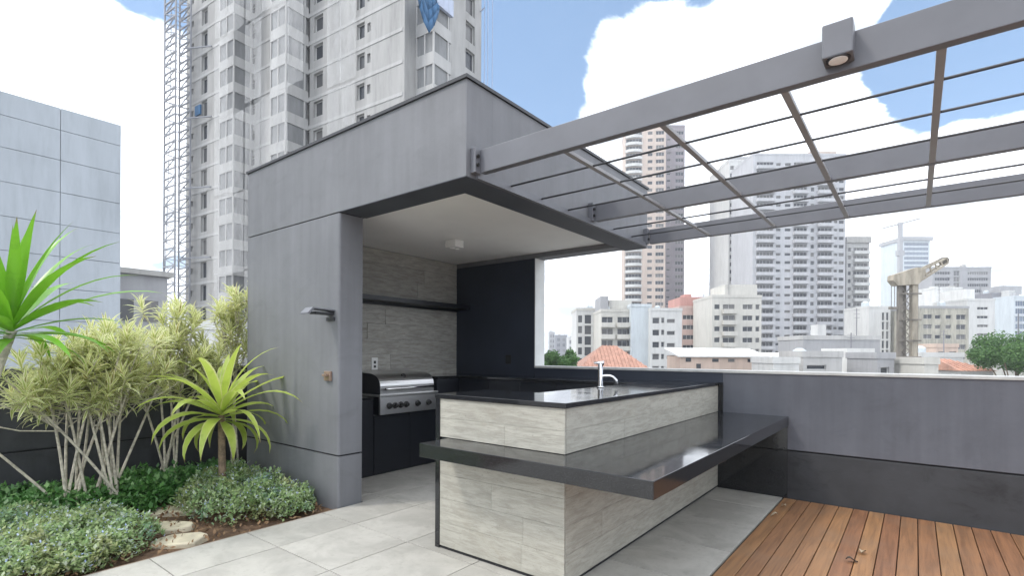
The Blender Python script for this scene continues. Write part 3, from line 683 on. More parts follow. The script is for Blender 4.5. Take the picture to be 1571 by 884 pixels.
def wall_holes(mb, W, z0, z1, holes, dep, org, u, n):
    """wall in the plane org + u*s, holes (s0,s1,z0,z1) with reveals dep deep along n"""
    us = sorted({0, W} | {round(h[0], 4) for h in holes} | {round(h[1], 4) for h in holes}); zs = sorted({z0, z1} | {round(h[2], 4) for h in holes} | {round(h[3], 4) for h in holes})
    H = [tuple(round(q, 4) for q in h) for h in holes]
    def P(s, z, d=0): return (org[0] + u[0] * s + n[0] * d, org[1] + u[1] * s + n[1] * d, z)
    colh = {}
    for h in H: colh.setdefault((h[0], h[1]), []).append(h)
    # strips per column interval to keep the mesh small
    for a, b in zip(us[:-1], us[1:]):
        if b - a < 1e-4: continue
        hs = sorted((h[2], h[3]) for h in H if h[0] <= a + 1e-5 and h[1] >= b - 1e-5); zc = z0
        for p, q in hs:
            if p > zc + 1e-4: mb.quad(P(a, zc), P(b, zc), P(b, p), P(a, p))
            zc = max(zc, q)
        if zc < z1 - 1e-4: mb.quad(P(a, zc), P(b, zc), P(b, z1), P(a, z1))
    for (a, b, p, q) in H:
        mb.quad(P(a, p), P(b, p), P(b, p, dep), P(a, p, dep)); mb.quad(P(a, q, dep), P(b, q, dep), P(b, q), P(a, q))
        mb.quad(P(a, p, dep), P(a, q, dep), P(a, q), P(a, p)); mb.quad(P(b, p), P(b, q), P(b, q, dep), P(b, p, dep))
def block(name, label, x0, x1, ytop, b, yaw=0, D=14, cols=(), side=(), sh=2.9, wall='c_white', roofm=None, zlow=None, glass='glass_far', balc=None, topskip=1.2, group=None, curved=False, bandm=None, penth=None):
    """cols: (u0,u1 as fractions of the front, kind, z0, z1 as fractions of the storey); side: the same for the visible flank ('L' or 'R' in side[0])"""
    lat = (x0 - PCX) / F * b; r1 = (x1 - PCX) / F; c, s = math.cos(R(yaw)), math.sin(R(yaw))
    W = (r1 * b - lat) / (c - r1 * s); P0 = RGT * lat + FWD * b; zt = EYE + (PCY - ytop) / F * b
    o = tag(empty(name, (P0.x, P0.y, GZ), YAW + R(yaw)), label, 'building', group)
    ztl = zt - GZ; zl = max(2.0, (zlow if zlow is not None else -6) - GZ)
    mb = MB(); holes = []
    rows = []; z = ztl - topskip - sh
    while z > zl: rows.append(z); z -= sh
    for (u0, u1, kind, f0, f1) in cols:
        for z in rows: holes.append((u0 * W, u1 * W, z + f0 * sh, z + f1 * sh))
    wall_holes(mb, W, 0, ztl, holes, .3, (0, 0), (1, 0), (0, 1))
    sholes = []
    if side:
        for (u0, u1, kind, f0, f1) in side[1:]:
            for z in rows: sholes.append((u0 * D, u1 * D, z + f0 * sh, z + f1 * sh))
    if side and side[0] == 'L': wall_holes(mb, D, 0, ztl, sholes, .3, (0, 0), (0, 1), (1, 0))
    else: mb.quad((0, D, 0), (0, 0, 0), (0, 0, ztl), (0, D, ztl))
    if side and side[0] == 'R': wall_holes(mb, D, 0, ztl, sholes, .3, (W, 0), (0, 1), (-1, 0))
    else: mb.quad((W, 0, 0), (W, D, 0), (W, D, ztl), (W, 0, ztl))
    mb.quad((W, D, 0), (0, D, 0), (0, D, ztl), (W, D, ztl)); mb.quad((0, 0, ztl), (W, 0, ztl), (W, D, ztl), (0, D, ztl))
    mb.build('wall', wall, o, fix=False)
    i = 0
    for (u0, u1, kind, f0, f1) in cols:
        me = pane_mesh((u1 - u0) * W, (f1 - f0) * sh, glass)
        for z in rows:
            q = link('window', me, o); q.location = (u0 * W, .25, z + f0 * sh)
            if kind == 'b':
                e = .25; qb = link('balcony', balc_mesh((u1 - u0) * W + 2 * e, 1.0, 1.3, balc or wall, curved), o); qb.location = (u0 * W - e, -.005, z)
    if side:
        for (u0, u1, kind, f0, f1) in side[1:]:
            me = pane_mesh((u1 - u0) * D, (f1 - f0) * sh, glass)
            for z in rows:
                q = link('window', me, o)
                if side[0] == 'L': q.location = (.25, u1 * D, z + f0 * sh); q.rotation_euler = (0, 0, R(-90))
                else: q.location = (W - .25, u0 * D, z + f0 * sh); q.rotation_euler = (0, 0, R(90))
    rp = MB(); t = .3
    rp.box(-.1, W + .1, -.1, t, ztl + .002, ztl + .7); rp.box(-.1, W + .1, D - t, D + .1, ztl + .002, ztl + .7); rp.box(-.1, t, t + .001, D - t - .001, ztl + .002, ztl + .7); rp.box(W - t, W + .1, t + .001, D - t - .001, ztl + .002, ztl + .7)
    rp.build('roof_parapet', bandm or wall, o)
    for (a0, a1, d0, d1, h, mt) in (penth or ()):
        MB().box(a0 * W, a1 * W, d0 * D, d1 * D, ztl + .003, ztl + h).build('penthouse', mt, o)
    rk = random.Random(label); pz = ztl
    if W > 5:
        for k in range(rk.choice((1, 2, 2, 3))):
            u = rk.uniform(.1, .85) * W; w_ = rk.uniform(1.2, 3.0); h_ = rk.uniform(1.4, 2.6); d_ = rk.uniform(1.5, 4)
            if u + w_ > W: continue
            if rk.random() < .5: MB().box(u, u + w_, d_, d_ + 2, ztl + .004, ztl + h_).build('roof_unit', rk.choice(('c_grey', 'c_white', 'c_concrete')), o)
            else: MB().tube([(u, d_ + 1, ztl + .004), (u, d_ + 1, ztl + h_ * .8), (u, d_ + 1, ztl + h_)], [w_ * .4, w_ * .4, w_ * .15], 12).build('water_tank', 'c_lightblue', o)
        u = rk.uniform(.2, .8) * W; h_ = rk.uniform(3.5, 7); am = MB(); am.bar((u, 1.2, ztl), (u, 1.2, ztl + h_), .09)
        for q_ in (.7, .82, .94): am.bar((u - .5, 1.2, ztl + h_ * q_), (u + .5, 1.2, ztl + h_ * q_), .05)
        am.build('antenna', 'c_darkgrey', o)
    return o, W, ztl

# ------------------------------------------------------------------ towers on the skyline
Wn = (.3, .8)
block('residential_tower', 'tall beige tower with curved white balconies and a dark flank', 957, 1020, 196, 215, -8, 16,
      cols=((.03, .42, 'b', .28, .86), (.56, .68, 'w', .35, .8), (.76, .96, 'w', .3, .82)), sh=2.95, wall='c_beige', balc='c_white', curved=True, side=('R', (.15, .35, 'w', .3, .8), (.6, .9, 'w', .25, .85)), penth=((.3, .8, .2, .8, 3, 'c_purple'),))
block('tower_flank', 'dark purple-grey stair flank behind the beige curved-balcony tower', 1018, 1049, 193, 222, 0, 12, cols=((.55, .95, 'w', .3, .8), (.12, .3, 'w', .4, .7)), sh=2.95, wall='c_purple')
block('slim_tower', 'slim white slab tower with a single column of windows beside the blue-grey tower', 1117, 1156, 246, 205, 0, 20, cols=((.05, .2, 'w', .3, .85),), sh=2.95, wall='c_white', penth=((.25, .95, .2, .8, 3.5, 'c_grey'),))
block('residential_tower', 'wide blue-grey residential tower with rows of balconies and small windows', 1154, 1296, 236, 183, 0, 18,
      cols=((.04, .22, 'b', .25, .85), (.25, .30, 'w', .4, .75), (.345, .41, 'w', .4, .75), (.44, .585, 'b', .25, .85), (.625, .665, 'w', .3, .8), (.70, .855, 'b', .25, .85), (.875, .915, 'w', .4, .75), (.93, .985, 'w', .35, .78)),
      sh=2.9, wall='c_bluegrey', balc='c_bluegrey', topskip=2.0, penth=((.02, .62, .1, .9, 1.5, 'c_grey'), (.68, .97, .2, .7, 3.0, 'c_beige')))
block('unfinished_tower', 'pale stepped tower of bare floor slabs beside the blue-grey tower', 1298, 1333, 370, 190, 0, 12, cols=((.3, .92, 'b', .3, .8), (.06, .2, 'w', .3, .8)), sh=2.9, wall='c_concrete_light', balc='c_white', penth=((-.04, 1.04, -.06, 1.02, 2.2, 'c_concrete'),))
block('glass_tower', 'distant glass office tower with a flared roof slab behind the yellowish rig', 1384, 1426, 366, 420, 0, 25, cols=((.06, .94, 'w', .2, .85),), sh=3.8, wall='c_lightblue', glass='glass_blue', penth=((-.04, 1.08, -.05, 1.05, 3, 'c_grey'),))
block('office_block', 'grey-brown slab block with ribbon windows behind the white houses', 1430, 1520, 408, 260, 0, 20, cols=((.04, .3, 'w', .3, .8), (.36, .46, 'w', .1, .95), (.6, .95, 'w', .3, .8)), sh=3.0, wall='c_grey', glass='glass_far')
block('white_block', 'plain white block in front of the grey-brown slab', 1434, 1476, 440, 210, 0, 14, cols=((.3, .5, 'w', .4, .7), (.7, .85, 'w', .4, .7)), sh=3.0, wall='c_roofwhite')
block('white_block', 'white block with small kitchen windows beside the mossy flats', 1484, 1526, 458, 170, 0, 14, cols=((.35, .75, 'w', .4, .7),), sh=2.9, wall='c_white', penth=((.0, .4, .1, .8, 4, 'c_roofwhite'),))
block('old_flats', 'stained old flats with a mossy top floor behind the rig', 1412, 1486, 470, 150, 0, 14, cols=((.06, .24, 'w', .35, .8), (.30, .42, 'w', .35, .75), (.52, .64, 'w', .35, .75), (.74, .94, 'w', .3, .8)), sh=2.9, wall='c_moss', bandm='c_grey')
block('grey_block', 'dark grey office block with a white edge strip above the right-hand tree', 1521, 1550, 448, 240, 0, 16, cols=((.08, .45, 'w', .25, .8), (.52, .92, 'w', .25, .8)), sh=3.2, wall='c_darkgrey', penth=((.45, 1.6, .0, .6, 4, 'c_grey'),))
block('white_strip_block', 'narrow white concrete strip between two dark office blocks', 1548, 1556, 444, 236, 0, 12, cols=((.1, .4, 'w', .3, .6),), sh=3.2, wall='c_white')
block('blue_office', 'blue glazed office block at the edge of the view', 1555, 1640, 452, 230, 0, 16, cols=((.03, .48, 'w', .15, .85), (.52, .97, 'w', .15, .85)), sh=3.4, wall='c_lightblue', glass='glass_blue')
block('white_block', 'whitish apartment sliver between the unfinished tower and the rig', 1333, 1366, 470, 160, 0, 12, cols=((.6, .72, 'w', .1, .95), (.8, .92, 'w', .1, .95)), sh=2.9, wall='c_white')
block('residential_block', 'white and grey framed flats at the left of the opening', 884, 926, 476, 140, 0, 12, cols=((.06, .22, 'w', .2, .9), (.3, .55, 'w', .1, .95), (.68, .95, 'w', .3, .85)), sh=2.9, wall='c_white', bandm='c_cream', topskip=1.0)
block('residential_block', 'cream stepped flats with deep balconies', 922, 972, 478, 128, 0, 12, cols=((.02, .36, 'b', .3, .85), (.5, .95, 'b', .3, .85)), sh=2.9, wall='c_cream', balc='c_cream', penth=((.0, .25, .1, .8, 4.0, 'c_grey'), (.3, 1.0, .2, .9, 3.2, 'c_cream')), topskip=.8)
block('residential_block', 'blank pale blue gable wall beside the cream balconies', 968, 999, 470, 126, 0, 12, cols=(), wall='c_lightblue')
block('residential_block', 'white flats with paired small windows beside the pale gable', 998, 1046, 476, 124, 0, 14, cols=((.06, .28, 'w', .35, .85), (.34, .44, 'w', .4, .85), (.52, .78, 'w', .4, .75)), sh=2.9, wall='c_white')
block('residential_block', 'pink flats with a brick red top storey', 1042, 1094, 472, 150, 0, 14, cols=((.1, .45, 'w', .3, .75), (.55, .85, 'w', .35, .75)), sh=2.9, wall='c_pink', penth=((.05, .98, .05, .9, 3.4, 'c_redband'), (.3, .5, .3, .6, 4.6, 'c_redband')))
block('residential_block', 'cream flats with slotted balconies in front of the blue-grey tower', 1092, 1168, 455, 135, 0, 14, cols=((.05, .16, 'w', .35, .8), (.22, .46, 'b', .3, .8), (.62, .82, 'w', .35, .8), (.88, .96, 'w', .35, .8)), sh=2.9, wall='c_cream', balc='c_cream', penth=((.3, .96, .1, .8, 3.6, 'c_cream'),))
for k, (a, b_, t, d, mt, lb) in enumerate(((843, 851, 510, 600, 'c_grey', 'tiny hazy grey high-rise far beyond the tree'), (852, 870, 515, 560, 'c_darkgrey', 'small dark high-rise far beyond the tree'), (872, 883, 518, 500, 'c_white', 'small pale high-rise far beside the framed flats'))):
    block('distant_high_rise', lb, a, b_, t, d, 0, 18, cols=((.15, .4, 'w', .2, .8), (.6, .85, 'w', .2, .8)), sh=6, wall=mt, zlow=-4)
block('rooftop_shed', 'long grey corrugated rooftop plant enclosure', 1232, 1350, 519, 85, 0, 8, cols=(), wall='c_grey', bandm='c_concrete_light')
block('low_house', 'low white rooftop wall below the corrugated enclosure', 1185, 1372, 553, 70, 0, 8, cols=((.05, .3, 'w', .45, .62),), sh=2.6, wall='c_white', topskip=.1)
block('low_house', 'pale blue and white low house beside the red tiled roof', 1412, 1478, 545, 75, 0, 8, cols=((.1, .4, 'w', .2, .75),), sh=2.6, wall='c_white')
block('low_house', 'cream boundary wall right of the red tiled roof', 1528, 1600, 553, 70, 0, 4, cols=(), wall='c_cream')

for (x0_, x1_, yt_, d_, w_, lb, cs) in ((1232, 1292, 546, 58, 'c_concrete_light', 'low pale rooftop with a dark vent strip below the corrugated enclosure', ((.1, .6, 'w', .5, .7),)), (1300, 1340, 541, 62, 'c_roofwhite', 'small white stair head on the roofs near the rig', ((.3, .5, 'w', .3, .8),)),
                                  (1346, 1372, 548, 55, 'c_grey', 'small grey tank room left of the rig', ((.2, .7, 'w', .4, .7),)), (1418, 1440, 556, 52, 'c_cream', 'cream garden wall under the pale blue house', ()), (1186, 1226, 556, 56, 'c_white', 'short white parapet beside the cream workshop', ((.2, .35, 'w', .5, .7),)),
                                  (1436, 1470, 530, 95, 'c_peach', 'peach coloured low flats behind the pale blue house', ((.1, .4, 'w', .35, .75), (.6, .9, 'w', .35, .75)))):
    block('low_house', lb, x0_, x1_, yt_, d_, 0, 5, cols=cs, sh=2.6, wall=w_, topskip=.1)
block('site_cabin', 'white site cabin at the foot of the unfinished tower', 276, 330, 508, 40, 0, 4, cols=((.1, .22, 'w', .2, .8),), sh=2.6, wall='c_roofwhite', topskip=.1)
def hip_roof(label, x0, x1, ytop, yeave, b, D, ridge=(.42, .62), wall='c_white', roofm='c_terracotta', wins=()):
    lat = (x0 - PCX) / F * b; W = (x1 - x0) / F * b; P0 = RGT * lat + FWD * b; zt = EYE + (PCY - ytop) / F * b - GZ; ze = EYE + (PCY - yeave) / F * b - GZ
    o = tag(empty('tiled_house', (P0.x, P0.y, GZ), YAW), label, 'house'); MB().box(.3, W - .3, .3, D - .3, 0, ze - .02).build('wall', wall, o)
    A, B, C, Dd = (0, 0, ze), (W, 0, ze), (W, D, ze), (0, D, ze); Ra, Rb = (ridge[0] * W, D / 2, zt), (ridge[1] * W, D / 2, zt)
    m = MB(); m.quad(A, B, Rb, Ra); m.quad(C, Dd, Ra, Rb); m.tri(B, C, Rb); m.tri(Dd, A, Ra); m.quad(A, Dd, C, B); m.build('roof', roofm, o, fix=True)
    ti = MB(); n = int(W / .45)
    for k in range(1, n):          # tile rolls running up the front slope
        u = k / n * W; t = min(1, u / (ridge[0] * W)) if u < ridge[0] * W else (1 if u <= ridge[1] * W else (W - u) / (W - ridge[1] * W))
        ti.bar((u, 0, ze + .04), (u, D / 2 * t, ze + (zt - ze) * t + .04), .12, .08)
    q = ti.build('tile_roll', roofm, o); q['kind'] = 'stuff'
    for (u, w, z, h) in wins: MB().box(u * W, (u + w) * W, .26, .299, ze - z - h, ze - z).build('window', 'glass_far', o)
    return o
hip_roof('hipped terracotta tiled roof below the white flats', 888, 999, 529, 566, 62, 9, (.4, .62))
hip_roof('low red tiled roof beside the right-hand tree', 1474, 1532, 548, 566, 60, 7, (.0, .3))
# white metal roofed sheds
def shed(label, x0, x1, ytop, yeave, b, D, wall, wins):
    lat = (x0 - PCX) / F * b; W = (x1 - x0) / F * b; P0 = RGT * lat + FWD * b; zt = EYE + (PCY - ytop) / F * b - GZ; ze = EYE + (PCY - yeave) / F * b - GZ
    o = tag(empty('metal_roof_shed', (P0.x, P0.y, GZ), YAW), label, 'shed'); MB().box(.2, W - .2, .2, D - .2, 0, ze - .02).build('wall', wall, o)
    MB().prism([(-.2, ze), (D, zt), (D, zt - .15), (-.2, ze - .15)], 'x', -.2, W + .2).build('roof', 'c_roofwhite', o)
    for (u, w, z, h) in wins: MB().box(u * W, (u + w) * W, .15, .199, ze - z - h, ze - z).build('window', 'glass_far', o)
shed('peach workshop with a white sheet metal roof', 1042, 1178, 532, 545, 66, 6, 'c_peach', ((.08, .06, .25, .5), (.2, .05, 1.0, .6), (.38, .07, .35, .4), (.56, .07, .35, .4), (.78, .08, .35, .4)))
shed('small cream workshop with pale roof beside the peach workshop', 1176, 1236, 539, 551, 68, 5, 'c_cream', ((.2, .5, .4, .35),))

# ------------------------------------------------------------------ trees in the city
def tree(label, px, py_top, b, rx, rz, seed, n):
    P = at(px, py_top, b); r = random.Random(seed); o = tag(empty('leafy_tree', (P.x, P.y, GZ)), label, 'tree'); zc = P.z - GZ - rz
    tm = MB(); tm.tube([(0, 0, 0), (.2, 0, zc * .5), (0, .1, zc)], [.35, .28, .16], 8)
    for k in range(6):
        a = k * 1.05; tm.tube([(0.05, .05, zc * .72), (rx * .5 * math.cos(a), rx * .5 * math.sin(a), zc + r.uniform(-.3, .6) * rz)], [.12, .04], 5)
    tm.build('trunk', 'trunk_brown', o, smooth=True)
    cm = MB(); cl_ = []
    for k in range(34):
        a = r.uniform(0, 6.28); q = math.sqrt(r.random()); ph = r.uniform(-.6, 1)
        cl_.append((rx * q * math.cos(a), rx * q * math.sin(a), zc + rz * ph * math.sqrt(max(.05, 1 - q * q)) * .9, r.uniform(.16, .3) * rx))
    for i in range(n):
        (x, y, z, s) = r.choice(cl_); d = Vector((r.gauss(0, 1), r.gauss(0, 1), r.gauss(0, .7))).normalized() * s * r.uniform(.6, 1.05); p = Vector((x, y, z)) + d
        e = .22 * r.uniform(.6, 1.3); u = Vector((r.gauss(0, 1), r.gauss(0, 1), r.gauss(0, 1))).normalized(); w = u.cross(d.normalized())
        if w.length < .1: continue
        w = w.normalized() * e * .5; cm.quad(p, p + u * e * .5 + w, p + u * e, p + u * e * .5 - w)
    q = cm.build('crown', 'leaf_tree', o, fix=False)
tree('rounded green tree above the parapet left of the tiled roof', 860, 535, 55, 2.3, 2.2, 3, 12000)
tree('broad spreading green tree beside the red tiled roof', 1560, 515, 58, 5.2, 2.0, 4, 24000)

# ------------------------------------------------------------------ drilling rig / mast
rgb = 60.0
P = at(1394, 560, rgb); rig = tag(empty('construction_rig', (P.x, P.y, GZ), YAW), 'tall rust-stained rig with slanted head and two legs above the roofs', 'crane')
def rp(px, py, d=0): return ((px - 1394) / F * rgb, d, EYE + (PCY - py) / F * rgb - GZ)
zb = 0
lg = MB(); lg.bar((rp(1380, 0)[0], 0, 0), rp(1380, 428), .35, .5); lg.build('leg', 'c_rustdark', rig)
lg = MB(); lg.bar((rp(1401, 0)[0], 0, 0), rp(1401, 428), .55, .6); lg.build('leg', 'c_rust', rig)
lg = MB(); lg.bar((rp(1390, 0)[0], .3, 0), rp(1390, 430, .3), .2, .3); lg.bar((rp(1408, 0)[0], .2, 0), rp(1408, 430, .2), .12, .3); lg.build('guide_rail', 'c_rustdark', rig)
for y in (448, 488, 520, 545):
    MB().bar(rp(1376, y, -.3), rp(1410, y, -.3), .12, .16).build('tie', 'c_rustdark', rig)
lt = MB()
for k in range(10):
    y = 440 + k * 12; lt.bar(rp(1381, y, -.2), rp(1393, y + 12, -.2), .07); lt.bar(rp(1393, y, -.2), rp(1381, y + 12, -.2), .07)
lt.build('lattice', 'c_rustdark', rig)
hd = MB(); pr = [rp(1365, 428), rp(1366, 420), rp(1402, 408), rp(1446, 391), rp(1452, 396), rp(1450, 402), rp(1412, 426), rp(1404, 434), rp(1372, 436)]
hd.prism([(p[0], p[2]) for p in pr[:3] + [rp(1415, 410), rp(1412, 425), rp(1404, 434), rp(1372, 436)]], 'y', -.5, .5); hd.build('head', 'c_rust', rig)
jb = MB(); jb.bar(rp(1404, 415, -.45), rp(1446, 394, -.45), .16, .2); jb.bar(rp(1404, 415, .45), rp(1446, 394, .45), .16, .2); jb.bar(rp(1408, 428, -.45), rp(1449, 401, -.45), .16, .2); jb.bar(rp(1408, 428, .45), rp(1449, 401, .45), .16, .2)
for k in range(6):
    t = k / 5; jb.bar(rp(1404 + 42 * t, 415 - 21 * t, -.45), rp(1408 + 41 * t, 428 - 27 * t, -.45), .12); jb.bar(rp(1404 + 42 * t, 415 - 21 * t, .45), rp(1408 + 41 * t, 428 - 27 * t, .45), .12)
jb.build('jib', 'c_rust', rig)
a = rp(1447, 397); MB().tube([(a[0], -.3, a[2]), (a[0], .3, a[2])], .42, 14).build('sheave', 'c_rustdark', rig)
cb = MB(); 
for x_ in (1367, 1372): cb.bar(rp(x_, 436), rp(x_, 470), .05)
cb.bar(rp(1364, 470), rp(1375, 470), .3); cb.build('cable', 'c_rustdark', rig)
for (x0, x1, y0, y1, mt) in ((1376, 1412, 556, 570, 'c_rustdark'), (1412, 1424, 552, 572, 'c_rust')):
    MB().box(rp(x0, 0)[0], rp(x1, 0)[0], -.6, .6, 0, rp(0, y0)[2]).build('base', mt, rig)
# far tower crane
P = at(1380, 560, 400); tcn = tag(empty('tower_crane', (P.x, P.y, GZ), YAW), 'thin distant tower crane beside the glass tower', 'crane'); s_ = 400 / F
h1 = EYE + (PCY - 338) * s_ - GZ
MB().bar((0, 0, 0), (0, 0, h1), 2.6).build('mast', 'c_grey', tcn); MB().bar((-14 * s_ * 2, 0, h1 - 10 * s_), (14 * s_ * 2.2, 0, h1 + 6 * s_), .9, 1.2).build('jib', 'c_grey', tcn)
MB().box(-2.5, 2.5, -1.5, 1.5, h1 - 26, h1 - 22).build('cab', 'c_grey', tcn)

# ------------------------------------------------------------------ blue panelled building on the left
XB = -26.0
pb = tag(empty('panelled_building', (XB - 5, 3, GZ)), 'windowless building clad in large pale blue panels', 'building')
ytop = 10.74; YE = 6.9
kid(MB().box(XB - 12, XB - .06, -14, YE - .02, GZ, ytop - .05), 'core', 'c_panel_joint', pb)
zs = [ytop, 9.88, 8.72, 7.48, 6.24, 5.0, 3.76, 2.52, 1.28, .04, -1.2]; yy = [YE, 4.97, 1.9, -1.2, -4.3, -7.4, -10.5, -14]
for i in range(len(zs) - 1):
    for j in range(len(yy) - 1):
        bx('panel', 'c_panel', XB - .055, XB + random.uniform(-.004, .004), yy[j + 1] + .010, yy[j] - .010, zs[i + 1] + .010, zs[i] - .010, pb, 0)
bx('end_wall', 'c_panel', XB - 12, XB - .07, YE - .015, YE, GZ, ytop, pb, 0)
lb_ = tag(empty('annex_building', (-33, 14, GZ)), 'low grey annex between the panelled building and the unfinished tower', 'building')
kid(MB().box(-36, -29, 7.3, 9.6, GZ, 5.0), 'wall', 'c_grey', lb_); kid(MB().box(-36.2, -28.8, 7.1, 9.8, 5.001, 5.25), 'roof_edge', 'c_concrete', lb_)
for k in range(2): kid(MB().box(-29.0, -28.95, 7.6 + k * 1.0, 8.2 + k * 1.0, 2.8, 3.8), 'window', 'glass_far', lb_)

# ------------------------------------------------------------------ concrete tower under construction
TY = YAW + R(-4.8) * -1 * -1
bT = 49.0
# local frame: +u runs right and towards the camera, +v runs right and away
uv_ang = 57.0
U = -(RGT * -math.sin(R(uv_ang)) + FWD * math.cos(R(uv_ang))); V = RGT * math.sin(R(90 - uv_ang)) + FWD * math.cos(R(90 - uv_ang))
Q = RGT * ((555 - PCX) / F * bT) + FWD * bT
C0 = Q + U * 5.4                                   # the near corner of the front
tw = tag(empty('unfinished_tower', (C0.x, C0.y, GZ), math.atan2(U.y, U.x)), 'huge bare concrete tower under construction with netted corner balconies', 'building')
SH = 2.9; TZ = 48 - GZ
zrow = [EYE + (PCY - 91) / F * 51.0 - GZ + SH * k for k in range(-13, 6)]
def pxu(px):                                       # u coordinate on the front plane seen at a pixel
    r = (px - PCX) / F; cl_, cf = C0.dot(RGT), C0.dot(FWD); ul, uf = U.dot(RGT), U.dot(FWD)
    return (r * cf - cl_) / (ul - r * uf)
def pxv(px):
    r = (px - PCX) / F; cl_, cf = C0.dot(RGT), C0.dot(FWD); ul, uf = V.dot(RGT), V.dot(FWD)
    return (r * cf - cl_) / (ul - r * uf)
UL = pxu(284); VR = pxv(736)
holes = []; fw = []
for (a, b, f0, f1) in ((pxu(307), pxu(316), .2, .9), (pxu(380), pxu(389), .35, .7), (pxu(466), pxu(473), .1, .95), (pxu(479), pxu(493), .3, .85), (pxu(545), pxu(557), .3, .82), (pxu(561), pxu(566), .4, .7), (pxu(291), pxu(295), .45, .7)):
    for z in zrow:
        holes.append((a - UL, b - UL, z + f0 * SH, z + f1 * SH)); fw.append((a, b, z + f0 * SH, (f1 - f0) * SH))
mb = MB(); wall_holes(mb, -UL, 0, TZ, holes, .35, (UL, 0), (1, 0), (0, 1))
sh_ = []; sw = []
for (a, b, f0, f1) in ((pxv(712), pxv(726), .2, .9),):
    for z in zrow: sh_.append((a, b, z + f0 * SH, z + f1 * SH)); sw.append((a, b, z + f0 * SH, (f1 - f0) * SH))
wall_holes(mb, VR, 0, TZ, sh_, .35, (0, 0), (0, 1), (-1, 0))
mb.quad((UL, 0, 0), (UL, VR, 0), (UL, VR, TZ), (UL, 0, TZ)); mb.quad((0, VR, 0), (UL, VR, 0), (UL, VR, TZ), (0, VR, TZ)); mb.quad((UL, 0, TZ), (0, 0, TZ), (0, VR, TZ), (UL, VR, TZ))
mb.build('wall', 'c_tower', tw, fix=False)
for (a, b, z, h) in fw:
    q = link('window', pane_mesh(b - a, h, 'glass_far'), tw); q.location = (a, .3, z)
for (a, b, z, h) in sw:
    q = link('window', pane_mesh(b - a, h, 'glass_far'), tw); q.location = (-.3, a, z); q.rotation_euler = (0, 0, R(90))
# floor bands on the front
fb = MB().box(0, -UL - .3, -.05, -.003, -.2, .12).mesh('floor_band', 'c_towerband')
for z in zrow:
    q = link('floor_band', fb, tw); q.location = (UL + .1, 0, z)
def stack(u0, u1, v0, v1, name='balcony'):
    """a column of corner balconies: netted opening, white parapet per floor"""
    core = MB().box(u0 + .12, u1 - .12, v0 + .12, v1 - .12, 2, TZ - 1).build('netting', 'c_net', tw)
    m = MB(); t = .1
    m.box(u0, u1, v0, v0 + t, -.25, .85); m.box(u1 - t, u1, v0 + t + .001, v1, -.25, .85); m.box(u0, u0 + t, v0 + t + .001, v1, -.25, .85); m.box(u0 + t + .001, u1 - t - .001, v0 + t + .001, v1 - .005, -.25, -.05)
    me = m.mesh(name, 'c_towerband'); pm = MB().box(-.07, .07, -.07, .07, .86, SH - .26).mesh('mullion', 'c_concrete_light')
    for z in zrow:
        q = link(name, me, tw); q.location = (0, 0, z)
        for (pu, pv_) in ((u1 - .08, v0 + .08), ((u0 + u1) / 2, v0 + .08), (u0 + .08, v0 + .08), (u1 - .08, v1 - .4)):
            q = link('mullion', pm, tw); q.location = (pu, pv_, z)
def proj_u(px, v):                                # u at depth v in front of the plane
    r = (px - PCX) / F; O = C0 + V * v; cl_, cf = O.dot(RGT), O.dot(FWD); ul, uf = U.dot(RGT), U.dot(FWD)
    return (r * cf - cl_) / (ul - r * uf)
stack(proj_u(412, -2.6), proj_u(436, -2.6), -2.6, -.01)
stack(proj_u(334, -2.4), proj_u(356, -2.4), -2.4, -.01)
# balcony stack on the right flank
def proj_v(px, u):
    r = (px - PCX) / F; O = C0 + U * u; cl_, cf = O.dot(RGT), O.dot(FWD); ul, uf = V.dot(RGT), V.dot(FWD)
    return (r * cf - cl_) / (ul - r * uf)
v0 = proj_v(663, 2.2)
stack(.01, 2.2, v0, proj_v(690, 2.2))
# debris netting hung on the front
nm, nt, p, o = newmat('net_sheet'); nt.nodes.remove(p)
df = N(nt, 'ShaderNodeBsdfDiffuse'); df.inputs[0].default_value = (.68, .68, .68, 1); trn = N(nt, 'ShaderNodeBsdfTransparent'); mx = N(nt, 'ShaderNodeMixShader')
vv_ = objco(nt, (1.4, 1.4, .5), True); nz_ = NOISE(nt, vv_, 1.0, 6, .65); nt.links.new(SS(nt, nz_, .3, .7, .16, .32), mx.inputs[0])
nt.links.new(trn.outputs[0], mx.inputs[1]); nt.links.new(df.outputs[0], mx.inputs[2]); nt.links.new(mx.outputs[0], o.inputs[0])
rn = random.Random(12); rows_ = [zrow[k] for k in range(0, len(zrow), 2)]
for (pa, pb) in ((327, 347), (347, 372), (374, 398), (398, 416), (416, 440), (440, 462), (500, 520), (520, 543)):
    vd = -2.95 if pb < 470 else -.45
    a, b = proj_u(pa, vd), proj_u(pb, vd)
    for k in range(0, len(zrow) - 3, 3):
        z0_ = zrow[k] + rn.uniform(-.2, .2); z1_ = zrow[k + 3] - rn.uniform(0, .4)
        if rn.random() < .15: continue
        m = MB(); nn = 6
        for i in range(nn):
            f = lambda t: (a + (b - a) * t, vd + .06 * math.sin(t * 9 + k))
            (xa, ya), (xb_, yb_) = f(i / nn), f((i + 1) / nn); m.quad((xa, ya, z0_), (xb_, yb_, z0_), (xb_, yb_, z1_), (xa, ya, z1_))
        m.build('debris_net', 'net_sheet', tw, fix=False)
